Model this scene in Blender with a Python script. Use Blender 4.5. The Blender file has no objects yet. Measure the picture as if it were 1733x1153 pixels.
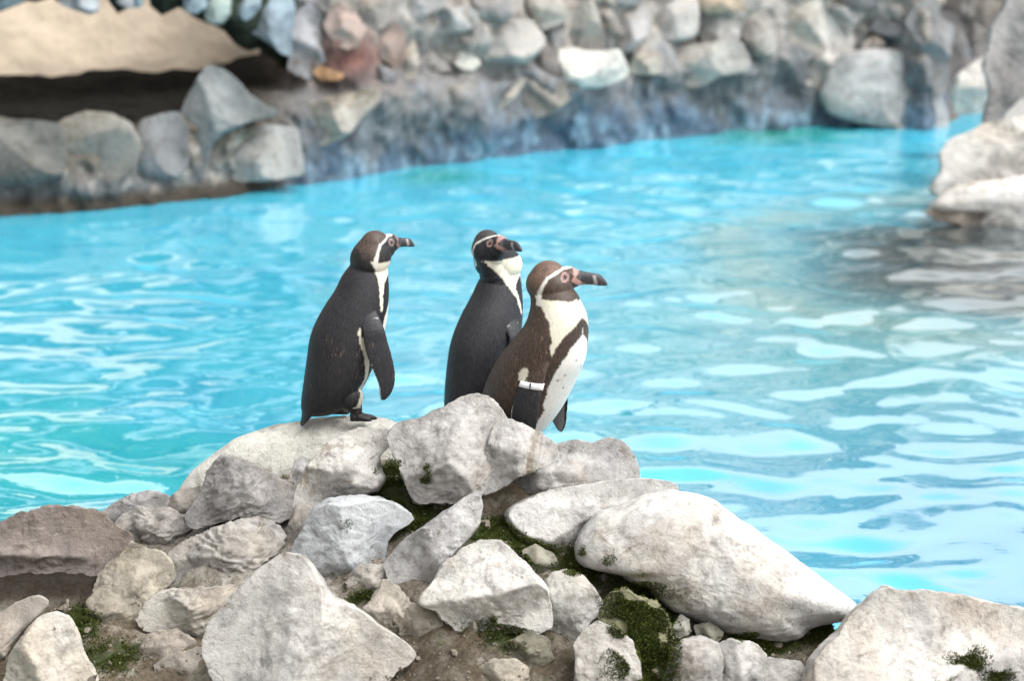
import bpy, bmesh, math, random
import numpy as np
from mathutils import Vector, Matrix
from mathutils.bvhtree import BVHTree

random.seed(7)
rng = np.random.default_rng(11)
S = bpy.context.scene
COL = S.collection
R = math.radians

# ------------------------------------------------------------------ camera, sky, sun
CAM_H, PITCH, LENS = 2.8, R(14.0), 85.0
cd = bpy.data.cameras.new('camera'); cam = bpy.data.objects.new('camera', cd); COL.objects.link(cam)
cam.location = (0, 0, CAM_H); cam.rotation_euler = (R(90) - PITCH, 0, 0)
cd.lens = LENS; cd.sensor_width = 36; cd.sensor_fit = 'HORIZONTAL'; cd.clip_start = .1; cd.clip_end = 2000
cd.dof.use_dof = True; cd.dof.focus_distance = 7.45; cd.dof.aperture_fstop = 2.3
S.camera = cam

SUN_EL, SUN_AZ = R(56), R(118)      # azimuth measured clockwise from +Y (view direction)
w = bpy.data.worlds.new('World'); S.world = w; w.use_nodes = True
nt = w.node_tree; bgn = nt.nodes['Background']
sky = nt.nodes.new('ShaderNodeTexSky'); sky.sky_type = 'NISHITA'; sky.sun_disc = False
sky.sun_elevation = SUN_EL; sky.sun_rotation = SUN_AZ; sky.dust_density = 8; sky.air_density = 1.6; sky.ozone_density = 1.0
hs = nt.nodes.new('ShaderNodeHueSaturation'); hs.inputs['Saturation'].default_value = .03   # thin bright overcast
nt.links.new(sky.outputs[0], hs.inputs['Color']); nt.links.new(hs.outputs[0], bgn.inputs[0])
bgn.inputs[1].default_value = .15
sd = bpy.data.lights.new('sun', 'SUN'); sd.energy = .7; sd.angle = R(28); sd.color = (1, .985, .96)
sun = bpy.data.objects.new('sun', sd); COL.objects.link(sun)
sv = Vector((math.sin(SUN_AZ) * math.cos(SUN_EL), math.cos(SUN_AZ) * math.cos(SUN_EL), math.sin(SUN_EL)))
sun.rotation_euler = (-sv).to_track_quat('-Z', 'Y').to_euler(); sun.location = (4, -2, 12)
vs = S.view_settings; vs.view_transform = 'Standard'; vs.look = 'None'; vs.gamma = 1; vs.use_curve_mapping = False
vs.exposure = 1.08

# ------------------------------------------------------------------ camera geometry helpers
FPX = LENS / 36 * 1733
FW = np.array([0, math.cos(PITCH), -math.sin(PITCH)]); UP = np.array([0, math.sin(PITCH), math.cos(PITCH)]); RT = np.array([1., 0, 0])
CP = np.array([0, 0, CAM_H])
def ray(px, py):
    return FW + (px - 866.5) / FPX * RT - (py - 576.5) / FPX * UP
def at_y(px, py, Y):
    d = ray(px, py); return CP + d * (Y / d[1])
def at_z(px, py, z=0.):
    d = ray(px, py); return CP + d * ((z - CAM_H) / d[2])
def to_px(P):
    Q = np.asarray(P) - CP; dz = Q @ FW
    return 866.5 + FPX * (Q @ RT) / dz, 576.5 - FPX * (Q @ UP) / dz

# ------------------------------------------------------------------ noise
_G = np.array([[1,1,0],[-1,1,0],[1,-1,0],[-1,-1,0],[1,0,1],[-1,0,1],[1,0,-1],[-1,0,-1],[0,1,1],[0,-1,1],[0,1,-1],[0,-1,-1],[1,1,0],[-1,1,0],[0,-1,1],[0,-1,-1]], float)
def pn(p, seed=0):
    p = np.asarray(p, float); i = np.floor(p).astype(np.int64); f = p - i
    u = f * f * f * (f * (f * 6 - 15) + 10); out = 0
    for dx in (0, 1):
        for dy in (0, 1):
            for dz in (0, 1):
                h = (i[:, 0] + dx) * 374761393 + (i[:, 1] + dy) * 668265263 + (i[:, 2] + dz) * 2147483647 + seed * 1274126177
                h = (h ^ (h >> 13)) * 1274126177 & 0x7fffffff; h = (h ^ (h >> 16)) & 15
                g = _G[h]
                d = (f[:, 0] - dx) * g[:, 0] + (f[:, 1] - dy) * g[:, 1] + (f[:, 2] - dz) * g[:, 2]
                out = out + d * (u[:, 0] if dx else 1 - u[:, 0]) * (u[:, 1] if dy else 1 - u[:, 1]) * (u[:, 2] if dz else 1 - u[:, 2])
    return out
def fbm(p, seed=0, o=4, gain=.5):
    a, s, t = 1., 0., np.asarray(p, float)
    for k in range(o):
        s = s + a * pn(t, seed + k * 17); a *= gain; t = t * 2.03 + 5.3
    return s
def ridge(p, seed=0, o=3):
    a, s, t = 1., 0., np.asarray(p, float)
    for k in range(o):
        s = s + a * (1 - 2 * np.abs(pn(t, seed + k * 31))); a *= .5; t = t * 2.1 + 3.1
    return s
def smooth(a, b, x):
    t = np.clip((x - a) / (b - a), 0, 1); return t * t * (3 - 2 * t)

# ------------------------------------------------------------------ object helpers
def obj(name, V, F, mat=None, parent=None, loc=(0, 0, 0), flat=False, col=None):
    me = bpy.data.meshes.new(name); me.from_pydata([tuple(v) for v in V] if not isinstance(V, np.ndarray) else V.tolist(), [], F.tolist() if isinstance(F, np.ndarray) else F)
    if not flat: me.polygons.foreach_set('use_smooth', [True] * len(me.polygons))
    if col is not None:
        a = me.color_attributes.new('col', 'FLOAT_COLOR', 'POINT')
        c = np.ones((len(me.vertices), 4), np.float32); c[:, :3] = col; a.data.foreach_set('color', c.ravel())
    me.update(); o = bpy.data.objects.new(name, me); COL.objects.link(o); o.location = loc
    if mat: me.materials.append(mat)
    if parent: o.parent = parent
    return o
def tag(o, label=None, cat=None, group=None, kind=None):
    for k, v in (('label', label), ('category', cat), ('group', group), ('kind', kind)):
        if v: o[k] = v
    return o
def empty(name, loc):
    o = bpy.data.objects.new(name, None); COL.objects.link(o); o.location = loc; o.empty_display_size = .1; return o
def grid_faces(nu, nv):
    i = np.arange(nu - 1)[:, None] * nv + np.arange(nv - 1)[None, :]; i = i.ravel()
    return np.stack([i, i + nv, i + nv + 1, i + 1], 1)

# ------------------------------------------------------------------ materials
def newmat(name):
    m = bpy.data.materials.new(name); m.use_nodes = True
    return m, m.node_tree, m.node_tree.nodes['Principled BSDF']
def N(nt, t, **kw):
    n = nt.nodes.new(t)
    for k, v in kw.items():
        if k in n.inputs.keys(): n.inputs[k].default_value = v
        else: setattr(n, k, v)
    return n
def mix(nt, a, b, fac, mode='MIX'):
    n = nt.nodes.new('ShaderNodeMix'); n.data_type = 'RGBA'; n.blend_type = mode
    for sock, v in ((n.inputs[0], fac), (n.inputs[6], a), (n.inputs[7], b)):
        if hasattr(v, 'is_linked'): nt.links.new(v, sock)
        elif isinstance(v, (int, float)): sock.default_value = v
        else: sock.default_value = (*v, 1)
    return n.outputs[2]
def ramp(nt, src, lo, hi):
    n = N(nt, 'ShaderNodeMapRange', interpolation_type='SMOOTHSTEP'); n.inputs[1].default_value = lo; n.inputs[2].default_value = hi
    nt.links.new(src, n.inputs[0]); return n.outputs[0]
def noise(nt, vec, scale, detail=5, rough=.6, dist=0.):
    n = N(nt, 'ShaderNodeTexNoise', Scale=scale, Detail=detail, Roughness=rough, Distortion=dist)
    nt.links.new(vec, n.inputs['Vector']); return n.outputs[0]
def rock_material(name, scl=1., bump=.5):
    """weathered pale stone; the tint comes from the object's own colour"""
    m, nt, b = newmat(name)
    tc = N(nt, 'ShaderNodeTexCoord'); oi = N(nt, 'ShaderNodeObjectInfo')
    ad = N(nt, 'ShaderNodeVectorMath', operation='MULTIPLY_ADD'); nt.links.new(oi.outputs['Random'], ad.inputs[0]); ad.inputs[1].default_value = (31, 17, 23)
    nt.links.new(tc.outputs['Object'], ad.inputs[2]); v = ad.outputs[0]
    c = mix(nt, oi.outputs['Color'], (.86, .85, .85), ramp(nt, oi.outputs['Random'], .45, .55), 'MULTIPLY')
    n1 = noise(nt, v, 5.5 * scl, 6, .62, .4); n2 = noise(nt, v, 26 * scl, 6, .7, .2); n3 = noise(nt, v, 120 * scl, 4, .7); n4 = noise(nt, v, 2.2 * scl, 4, .6)
    grey = mix(nt, c, (.70, .70, .71), ramp(nt, n1, .46, .62), 'MULTIPLY')
    warm = mix(nt, grey, (.90, .84, .76), ramp(nt, n4, .5, .7), 'MULTIPLY')
    mot = mix(nt, warm, (.66, .645, .63), ramp(nt, n2, .5, .68), 'MULTIPLY')
    lt = mix(nt, mot, (1.18, 1.18, 1.17), ramp(nt, n2, .5, .32), 'MULTIPLY')
    sp = mix(nt, lt, (.50, .47, .45), ramp(nt, n3, .58, .72), 'MULTIPLY')
    n5 = noise(nt, v, 11 * scl, 7, .75, .8); sp = mix(nt, sp, (.62, .585, .54), ramp(nt, n5, .57, .66), 'MULTIPLY')
    n6 = noise(nt, v, 3.4 * scl, 8, .72, 1.2); sp = mix(nt, sp, (.60, .54, .46), ramp(nt, n6, .585, .68), 'MULTIPLY')
    nt.links.new(sp, b.inputs['Base Color']); b.inputs['Roughness'].default_value = .85; b.inputs['Specular IOR Level'].default_value = .25
    b1 = N(nt, 'ShaderNodeBump', Strength=bump, Distance=.02 / scl); nt.links.new(n2, b1.inputs['Height'])
    b2 = N(nt, 'ShaderNodeBump', Strength=bump * .8, Distance=.004 / scl); nt.links.new(n3, b2.inputs['Height']); nt.links.new(b1.outputs[0], b2.inputs['Normal'])
    nt.links.new(b2.outputs[0], b.inputs['Normal'])
    return m
M_rock = rock_material('weathered_stone', 1.0, .55)
M_wallstone = rock_material('wall_stone', .45, .5)
def attr_material(name, rough=.9, scale=60, amt=.35, bump=.5, dist=.01, spec=.2):
    m, nt, b = newmat(name)
    a = N(nt, 'ShaderNodeAttribute', attribute_name='col'); tc = N(nt, 'ShaderNodeTexCoord')
    n = noise(nt, tc.outputs['Object'], scale, 7, .7)
    k = ramp(nt, n, .3, .7); lo = mix(nt, (1 - amt,) * 3, (1 + amt * .6,) * 3, k)
    nt.links.new(mix(nt, a.outputs[0], lo, 1., 'MULTIPLY'), b.inputs['Base Color'])
    b.inputs['Roughness'].default_value = rough; b.inputs['Specular IOR Level'].default_value = spec
    bp = N(nt, 'ShaderNodeBump', Strength=bump, Distance=dist); nt.links.new(n, bp.inputs['Height']); nt.links.new(bp.outputs[0], b.inputs['Normal'])
    return m
M_soil = attr_material('soil', .95, 70, .45, .8, .012)
M_wall = attr_material('stained_concrete', .9, 14, .35, .6, .03, .05)
M_sand = attr_material('sand_render', .95, 9, .09, .6, .05)
M_ground = attr_material('ground_earth', .95, 5, .3, .3)
def plain(name, colr, rough=.6, spec=.3):
    m, nt, b = newmat(name); b.inputs['Base Color'].default_value = (*colr, 1); b.inputs['Roughness'].default_value = rough; b.inputs['Specular IOR Level'].default_value = spec
    return m
def leafy(name):
    m, nt, b = newmat(name); g = N(nt, 'ShaderNodeAttribute', attribute_name='col')
    nt.links.new(g.outputs[0], b.inputs['Base Color']); b.inputs['Roughness'].default_value = .8; b.inputs['Specular IOR Level'].default_value = .15
    return m
M_moss = leafy('moss_green')
# water: turquoise body under a wavy reflecting skin
def water_material():
    m, nt, b = newmat('pool_water'); nt.nodes.remove(b); out = [n for n in nt.nodes if n.type == 'OUTPUT_MATERIAL'][0]
    a = N(nt, 'ShaderNodeAttribute', attribute_name='col'); tc = N(nt, 'ShaderNodeTexCoord')
    mp = N(nt, 'ShaderNodeMapping'); mp.inputs['Scale'].default_value = (1, 1.6, 1); nt.links.new(tc.outputs['Object'], mp.inputs[0])
    n1 = noise(nt, mp.outputs[0], 9, 3, .5, .6); n0 = noise(nt, mp.outputs[0], 1.3, 3, .5, .5)
    bp = N(nt, 'ShaderNodeBump', Strength=.05, Distance=.02); nt.links.new(n1, bp.inputs['Height'])
    body = mix(nt, a.outputs[0], (.72, .88, .94), ramp(nt, n0, .42, .68), 'MULTIPLY')
    d = N(nt, 'ShaderNodeBsdfDiffuse'); nt.links.new(body, d.inputs[0]); nt.links.new(bp.outputs[0], d.inputs['Normal'])
    g = N(nt, 'ShaderNodeBsdfGlossy', Roughness=.02); g.inputs[0].default_value = (.94, .99, 1, 1); nt.links.new(bp.outputs[0], g.inputs['Normal'])
    lw = N(nt, 'ShaderNodeLayerWeight', Blend=.5); nt.links.new(bp.outputs[0], lw.inputs['Normal'])
    mr = N(nt, 'ShaderNodeMapRange', interpolation_type='SMOOTHSTEP'); nt.links.new(lw.outputs['Facing'], mr.inputs[0])
    for k, v in ((1, .525), (2, .65), (3, .16), (4, .57)): mr.inputs[k].default_value = v
    mx = N(nt, 'ShaderNodeMixShader'); nt.links.new(mr.outputs[0], mx.inputs[0]); nt.links.new(d.outputs[0], mx.inputs[1]); nt.links.new(g.outputs[0], mx.inputs[2])
    nt.links.new(mx.outputs[0], out.inputs[0]); return m
M_water = water_material()

# ------------------------------------------------------------------ stones from an outline: real size, depth and facets
_cs = {}; ALB = .69
def cubesphere(n):
    if n in _cs: return _cs[n]
    t = np.tan(np.linspace(-np.pi / 4, np.pi / 4, n + 1)); a, b = np.meshgrid(t, t, indexing='ij'); o = np.ones_like(a)
    P, F, k = [], [], (n + 1) ** 2
    for f, (x, y, z) in enumerate(((o, a, b), (-o, b, a), (b, o, a), (a, -o, b), (a, b, o), (b, a, -o))):
        P.append(np.stack([x, y, z], -1).reshape(-1, 3)); F.append(grid_faces(n + 1, n + 1) + f * k)
    P = np.concatenate(P); P /= np.linalg.norm(P, axis=1)[:, None]
    _, idx, inv = np.unique(np.round(P, 6), axis=0, return_index=True, return_inverse=True)
    _cs[n] = (P[idx], inv.reshape(-1)[np.concatenate(F)]); return _cs[n]
def frame(fr, pts):
    ox, oy, s = fr; return [(ox + x / s, oy + y / s) for x, y in pts]
def stone(name, poly, center3, n=None, depth=.8, seed=0, tint=(.5, .49, .47), rough=1., facets=7, offr=(.55, .85), mat=None, parent=None, boxy=2.6, c2=None, planes=(), strata=0., crack=1.):
    P2 = np.array(poly, float)
    nxt = np.roll(P2, -1, 0); cr = P2[:, 0] * nxt[:, 1] - nxt[:, 0] * P2[:, 1]; A = cr.sum() / 2
    c = np.array(c2, float) if c2 else ((P2 + nxt) * cr[:, None]).sum(0) / (6 * A)
    m_px = ((np.asarray(center3) - CP) @ FW) / FPX
    # radius by direction (farthest crossing of the outline)
    th = np.linspace(-np.pi, np.pi, 721); rr = np.zeros_like(th)
    for p, q in zip(P2 - c, nxt - c):
        e = q - p; den = np.cos(th) * e[1] - np.sin(th) * e[0]
        with np.errstate(divide='ignore', invalid='ignore'):
            t = (p[0] * e[1] - p[1] * e[0]) / den; u = (p[0] * np.sin(th) - p[1] * np.cos(th)) / den
        ok = (t > 0) & (u >= -1e-6) & (u <= 1 + 1e-6); rr = np.where(ok, np.maximum(rr, t), rr)
    k = 9; ker = np.ones(k) / k; rr = np.convolve(np.concatenate([rr[-k-1:-1], rr, rr[1:k+1]]), ker, 'same')[k:-k]
    Rm = math.sqrt(abs(A) / math.pi); Rw = Rm * m_px
    if n is None: n = int(np.clip(Rm / 2.1, 10, 76))
    D, F = cubesphere(n)
    phi = np.arctan2(-D[:, 1], D[:, 0]); rho = np.clip(np.hypot(D[:, 0], D[:, 1]), 0, 1)
    r = np.interp(phi, th, rr) * m_px * 1.045
    q = np.empty_like(D); q[:, 0] = rho * np.cos(phi) * r; q[:, 1] = -rho * np.sin(phi) * r
    q[:, 2] = np.sign(D[:, 2]) * (1 - rho ** boxy) ** (1 / boxy) * depth * Rw
    rg = np.random.default_rng(seed + 1000); qn = q / Rw
    pl = [(np.array(a, float) / np.linalg.norm(a), o) for a, o in planes]
    for _ in range(facets):
        t, g = rg.uniform(0, 2 * np.pi), rg.uniform(.2, 1.15); a = np.array([math.cos(t) * g, math.sin(t) * g, 1.]); pl.append((a / np.linalg.norm(a), rg.uniform(*offr) * depth))
    zf = qn[:, 2].copy(); front = smooth(-.15, .1, zf / depth); zl = np.full(len(qn), 9.)
    for a, o in pl:                          # each facet is a plane that trims the bulge facing it
        lim = (o - qn[:, 0] * a[0] - qn[:, 1] * a[1]) / a[2] +   .022 * pn(qn * 2.6 + o * 31 + seed, seed)
        lim = .09 * depth + np.logaddexp(0, (lim - .09 * depth) * 14) / 14; k_ = .018; h_ = np.clip(.5 + .5 * (zl - lim) / k_, 0, 1); zl = zl * (1 - h_) + lim * h_ - k_ * h_ * (1 - h_)
    qn[:, 2] = np.where(zl < zf, zf + (zl - zf) * front, zf)
    wpos = qn * Rw
    nd = qn / np.maximum(np.linalg.norm(qn, axis=1), .2)[:, None]
    sc = 1 / max(Rw, .02)
    dsp = .036 * fbm(qn * 1.5 + seed * 3.7, seed, 3) + .018 * ridge(qn * 2.3 + seed, seed + 5, 2) - .012
    fine = .0048 * fbm(wpos * 34 + seed, seed + 9, 3, .55) + .0022 * ridge(wpos * 60 + seed, seed + 3, 2)
    if strata:
        sdir = np.array([math.sin(seed * 1.7) * .45, .85, .3]); st_ = qn @ sdir * 7 + .8 * fbm(qn * 2.1 + seed, seed + 40, 3)
        dsp = dsp + strata * (np.abs((st_ % 1.0) - .35) - .3)
    ck = np.exp(-(pn(qn * 1.25 + seed * 7.1, seed + 50) / .03) ** 2) * smooth(-.1, .25, pn(qn * 1.7 + seed, seed + 51))
    dsp = dsp - .028 * crack * ck
    wpos = wpos + nd * (dsp * Rw * rough + fine * rough * min(1., Rw / .06))[:, None]
    V = wpos[:, 0:1] * RT - wpos[:, 1:2] * (-UP) * 1.0 + wpos[:, 2:3] * (-FW)
    o = obj(name, V, F, mat or M_rock, parent, tuple(center3))
    o.color = (*[t * ALB for t in tint], 1); return o

C3 = (0, 0, 2.883); C6 = (0, 700, 2.545); C7 = (480, 660, 2.339); C8 = (960, 720, 2.242)
Z1 = (0, 0, 5.242); Z2 = (300, 0, 4.3325); Z3 = (680, 0, 5.097); Z4 = (980, 0, 5.097); Z5 = (1280, 0, 5.097); Z6 = (1533, 0, 2.745)

# ------------------------------------------------------------------ ground far below, pool water
gx = np.linspace(-400, 400, 41); GX, GY = np.meshgrid(gx, gx, indexing='ij')
GV = np.stack([GX, GY, np.full_like(GX, -.6)], -1).reshape(-1, 3)
tag(obj('ground', GV, grid_faces(41, 41), M_ground, col=np.tile((.2, .17, .13), (len(GV), 1))), kind='structure')

xs = np.arange(-8, 8.6, .03); ys = np.arange(6.2, 18.6, .03)
WX, WY = np.meshgrid(xs, ys, indexing='ij'); WZ = np.zeros_like(WX)
wr = np.random.default_rng(5)
wx = WX + .16 * pn(np.stack([WX.ravel() * 1.1, WY.ravel() * 1.1, 0 * WX.ravel()], 1), 91).reshape(WX.shape); wy = WY + .16 * pn(np.stack([WX.ravel() * 1.1, WY.ravel() * 1.1, 0 * WX.ravel() + 7], 1), 92).reshape(WX.shape)
for i in range(140):
    lam = .17 * (4.2 ** wr.random()); k = 2 * math.pi / lam; ang = wr.normal(math.pi / 2, .75)
    slope = .0115 * (1.15 if lam > .36 else .75); ph = wr.random() * 6.28
    WZ += slope / k * np.sin(k * (wx * math.cos(ang) + wy * math.sin(ang)) + ph)
WZ *= .66 + .34 * smooth(-1.3, .9, WX)
WV = np.stack([WX, WY, WZ], -1).reshape(-1, 3)
ppx, ppy = to_px(WV)
wc = np.tile((.06, .42, .565), (len(WV), 1))
def wblend(c, f): global wc; wc = wc * (1 - f[:, None]) + np.array(c) * f[:, None]
X, Y = WV[:, 0], WV[:, 1]
wn = fbm(np.stack([X * .5, Y * .6, X * 0], -1), 3, 3)
wblend((.04,.42,.49), smooth(.0, .5, wn - .12 * X) * smooth(12, 9, Y))            # greener shallows by the near left
wblend((.03,.27,.44), smooth(-.3, 1.6, X + .5 * wn) * smooth(11.5, 8.5, Y) * .95)        # deeper blue to the right
wblend((.02, .36, .62), smooth(1.6, .2, Y - np.interp(X, [-3.1, 0, 3.1], [14.3, 15.9, 17.5])) * .0)
wblend((.10, .30, .33), np.exp(-((X - 1.6) / 1.15) ** 2 - ((Y - 11.3) / 1.8) ** 2) * .85)  # grey-green reflections painted into the body colour
wblend((.03,.042,.045), smooth(1.5, .7, np.hypot((X - 3.0) / 1.25, (Y - 13.0) / 1.35) + .25 * wn))   # drowned rock shelf, darkened to paint in the dark reflection beside the outcrop
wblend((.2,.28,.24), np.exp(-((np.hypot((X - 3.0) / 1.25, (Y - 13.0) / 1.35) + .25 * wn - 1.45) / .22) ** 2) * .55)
wblend((.02,.25,.16), np.exp(-((X - 1.9) / .55) ** 2 - ((Y - 17.5) / .5) ** 2) * .9)               # algae at the foot of the far wall
wblend((.02,.28,.20), np.exp(-((X + .47) / .3) ** 2 - ((Y - 15.7) / .35) ** 2) * .7)
tag(obj('water', WV, grid_faces(len(xs), len(ys)), M_water, col=wc), kind='structure')

# ------------------------------------------------------------------ far rock wall, ledge and arch
path = np.array([(-900,470),(-300,395),(0,360),(250,345),(400,325),(500,310),(600,297),(660,286),(700,277),(760,270),(800,268),(850,261),(1000,246),(1200,223),(1400,207),(1500,209),(1570,218),(1600,205),(1640,186),(1700,180),(1850,176),(2400,170)], float)
pp = np.concatenate([np.linspace(-900, -40, 60), np.linspace(-36, 1800, 520), np.linspace(1810, 2400, 40)])
py_ = np.interp(pp, path[:, 0], path[:, 1]); ks = np.hanning(11); py_[10:-10] = np.convolve(py_, ks / ks.sum(), 'same')[10:-10]
base = np.array([at_z(a, b + 4) for a, b in zip(pp, py_)])
nz = 110; tau = np.linspace(0, 1, nz)
def prof(pts):
    pts = np.array(pts, float); L = np.concatenate([[0], np.cumsum(np.hypot(*np.diff(pts, axis=0).T))]); L /= L[-1]
    return np.stack([np.interp(tau, L, pts[:, 0]), np.interp(tau, L, pts[:, 1])], 1)
p_wall = prof([(0, -.3), (.02, 0), (.05, .3), (.02, .5), (.16, .6), (.22, 1.0), (.35, 1.7), (.5, 2.5), (.9, 3.1)])
p_ledge = prof([(0, -.3), (0, .02), (.05, .14), (.10, .40), (.22, .54), (.6, .58), (1.2, .6), (1.75, .62), (1.85, .3)])
p_rec = prof([(0, -.3), (0, .02), (.15, .07), (.5, .10), (.9, .14), (1.0, .5), (1.1, 1.2), (1.2, 2.4), (1.5, 3.0)])
wl = smooth(600, 495, pp)[:, None, None]; wrr = (smooth(1585, 1625, pp) )[:, None, None]
prf = p_wall[None] * (1 - wl) * (1 - wrr) + p_ledge[None] * wl + p_rec[None] * wrr
bd = base[:, :2] / np.linalg.norm(base[:, :2], axis=1)[:, None]; bd = bd * .5 + np.array([-.35, .9]) * .5
WP = np.empty((len(pp), nz, 3)); WP[..., 0] = base[:, None, 0] + bd[:, None, 0] * prf[..., 0]; WP[..., 1] = base[:, None, 1] + bd[:, None, 1] * prf[..., 0]; WP[..., 2] = prf[..., 1]
Q = WP.reshape(-1, 3)
n1 = fbm(Q * np.array([1.6, 1.6, 2.2]), 21, 4); n2 = ridge(Q * 3.3, 22, 3)
Q[:, 1] -= (.17 * n1 + .06 * n2) * smooth(-.25, .2, Q[:, 2]) ; Q[:, 2] += .04 * fbm(Q * 2.5, 23, 3) * smooth(.1, .5, Q[:, 2])
zz = Q[:, 2]; apx, apy = to_px(Q)
nA = fbm(Q * np.array([2.2, 2.2, 1.6]), 31, 5, .6); nB = fbm(Q * np.array([9, 9, 1.2]), 33, 3); nC = fbm(Q * 6, 35, 4, .6)
wcol = np.tile((.40, .37, .34), (len(Q), 1))
def cb(c, f): global wcol; f = np.clip(f, 0, 1)[:, None]; wcol = wcol * (1 - f) + np.array(c) * f
cb((.22, .20, .18), smooth(-.1, .5, nA) * .7)
lowz = smooth(.85, .38, zz + .35 * nA)
cb((.085, .105, .125), lowz * .8)
cb((.26, .28, .30), lowz * smooth(.0, .6, .5 * nB + 1.0 * nC) * .6)            # pale lime streaks
cb((.045, .11, .19), smooth(.34, .05, zz + .22 * nA) * smooth(350, 640, apx) * .6)  # blue pool paint at the waterline
cb((.2, .32, .40), smooth(.34, .1, zz + .2 * nA) * smooth(0.1, .5, nC + nB) * smooth(400, 640, apx) * .6)
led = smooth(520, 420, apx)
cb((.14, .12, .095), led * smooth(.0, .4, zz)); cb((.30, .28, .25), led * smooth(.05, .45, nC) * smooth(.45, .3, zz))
cb((.013, .012, .010), led * smooth(.38, .48, zz + .1 * nA)); cb((.06, .05, .04), led * smooth(.14, .06, zz))  # ledge top near-black: shade under the arch painted into the colour
cb((.13, .12, .11), np.exp(-((apx - 560) / 110) ** 2) * smooth(.3, .5, zz) * .6)
cb((.20, .085, .07), np.exp(-((apx - 595) / 75) ** 2 - ((apy - 95) / 42) ** 2) * .9)  # rusty stained hollow
cb((.17, .12, .095), smooth(1590, 1620, apx) * smooth(.35, .2, zz)); cb((.2, .19, .18), smooth(1590, 1620, apx) * smooth(.25, .5, zz) * .7)
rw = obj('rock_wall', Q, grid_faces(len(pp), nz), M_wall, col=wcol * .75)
tag(rw, 'stained grey rock wall set with pale stones along the far edge of the pool', 'rock wall')

# sandy wall behind the arch
sp_ = np.linspace(-500, 640, 120); sz = np.linspace(.35, 1.55, 50); SV = []
for a in sp_:
    b0 = at_z(a, np.interp(a, path[:, 0], path[:, 1])); d = b0[:2] / np.linalg.norm(b0[:2])
    for z in sz: SV.append((b0[0] + d[0] * (1.9 + .5 * (z - .4)), b0[1] + d[1] * (1.9 + .5 * (z - .4)), z))
SV = np.array(SV); SV[:, 1] -= .06 * fbm(SV * 1.6, 41, 5)
sc_ = np.tile((.56, .465, .36), (len(SV), 1)) * (1 + .10 * fbm(SV * np.array([2, 2, 4]), 43, 4))[:, None]
tag(obj('sand_wall', SV, grid_faces(120, 50), M_sand, col=sc_ * .8), 'rough beige sandy wall seen through the opening under the rock arch', 'wall')

# arch: near-black body, shade of the underside painted into its colour
edge = frame(Z1, [(-2000,-200),(-600,100),(0,100),(250,5),(330,15),(400,-5),(480,-30),(500,0),(640,65),(770,115),(850,100),(862,-40),(940,-30),(1040,120),(1160,60),(1230,55),(1290,-40),(1325,-20),(1340,50),(1440,135),(1590,60),(1680,110)]) + frame(Z2, [(100,110),(180,150),(270,180),(350,230),(420,320),(520,380),(600,355),(660,400),(720,440),(820,520),(960,560),(1130,600),(1400,620)])
edge = np.array(edge); ax = np.concatenate([np.linspace(-380, -10, 40), np.linspace(-8, 620, 280)])
AV = []; prof_t = np.linspace(0, 1, 34)
for a in ax:
    yb = at_z(a, np.interp(a, path[:, 0], path[:, 1]))[1]; ye = np.interp(a, edge[:, 0], edge[:, 1])
    lo = at_y(a, ye, yb + .62); f0 = yb + .40
    for t in prof_t:                       # underside rear -> front -> top -> back
        if t < .12: y = yb + 1.0 - (1.0 - .62) * t / .12; z = lo[2] + .02
        elif t < .8: u = (t - .12) / .68; y = yb + .62 - .22 * min(1, u * 5); z = lo[2] + u * (1.75 - lo[2])
        else: u = (t - .8) / .2; y = f0 + u * .6; z = 1.75 + .15 * math.sin(u * 3)
        AV.append((lo[0] * y / (yb + .62), y, z))
AV = np.array(AV); AV[:, 1] -= .07 * fbm(AV * 3, 51, 4)
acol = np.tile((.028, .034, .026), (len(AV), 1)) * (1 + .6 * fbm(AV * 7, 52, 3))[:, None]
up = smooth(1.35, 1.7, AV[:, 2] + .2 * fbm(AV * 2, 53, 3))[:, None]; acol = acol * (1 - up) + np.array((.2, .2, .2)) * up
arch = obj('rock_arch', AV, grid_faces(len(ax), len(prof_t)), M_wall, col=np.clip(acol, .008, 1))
tag(arch, 'rock arch of bluish hanging stones above the opening onto the beige wall', 'rock arch')

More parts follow.
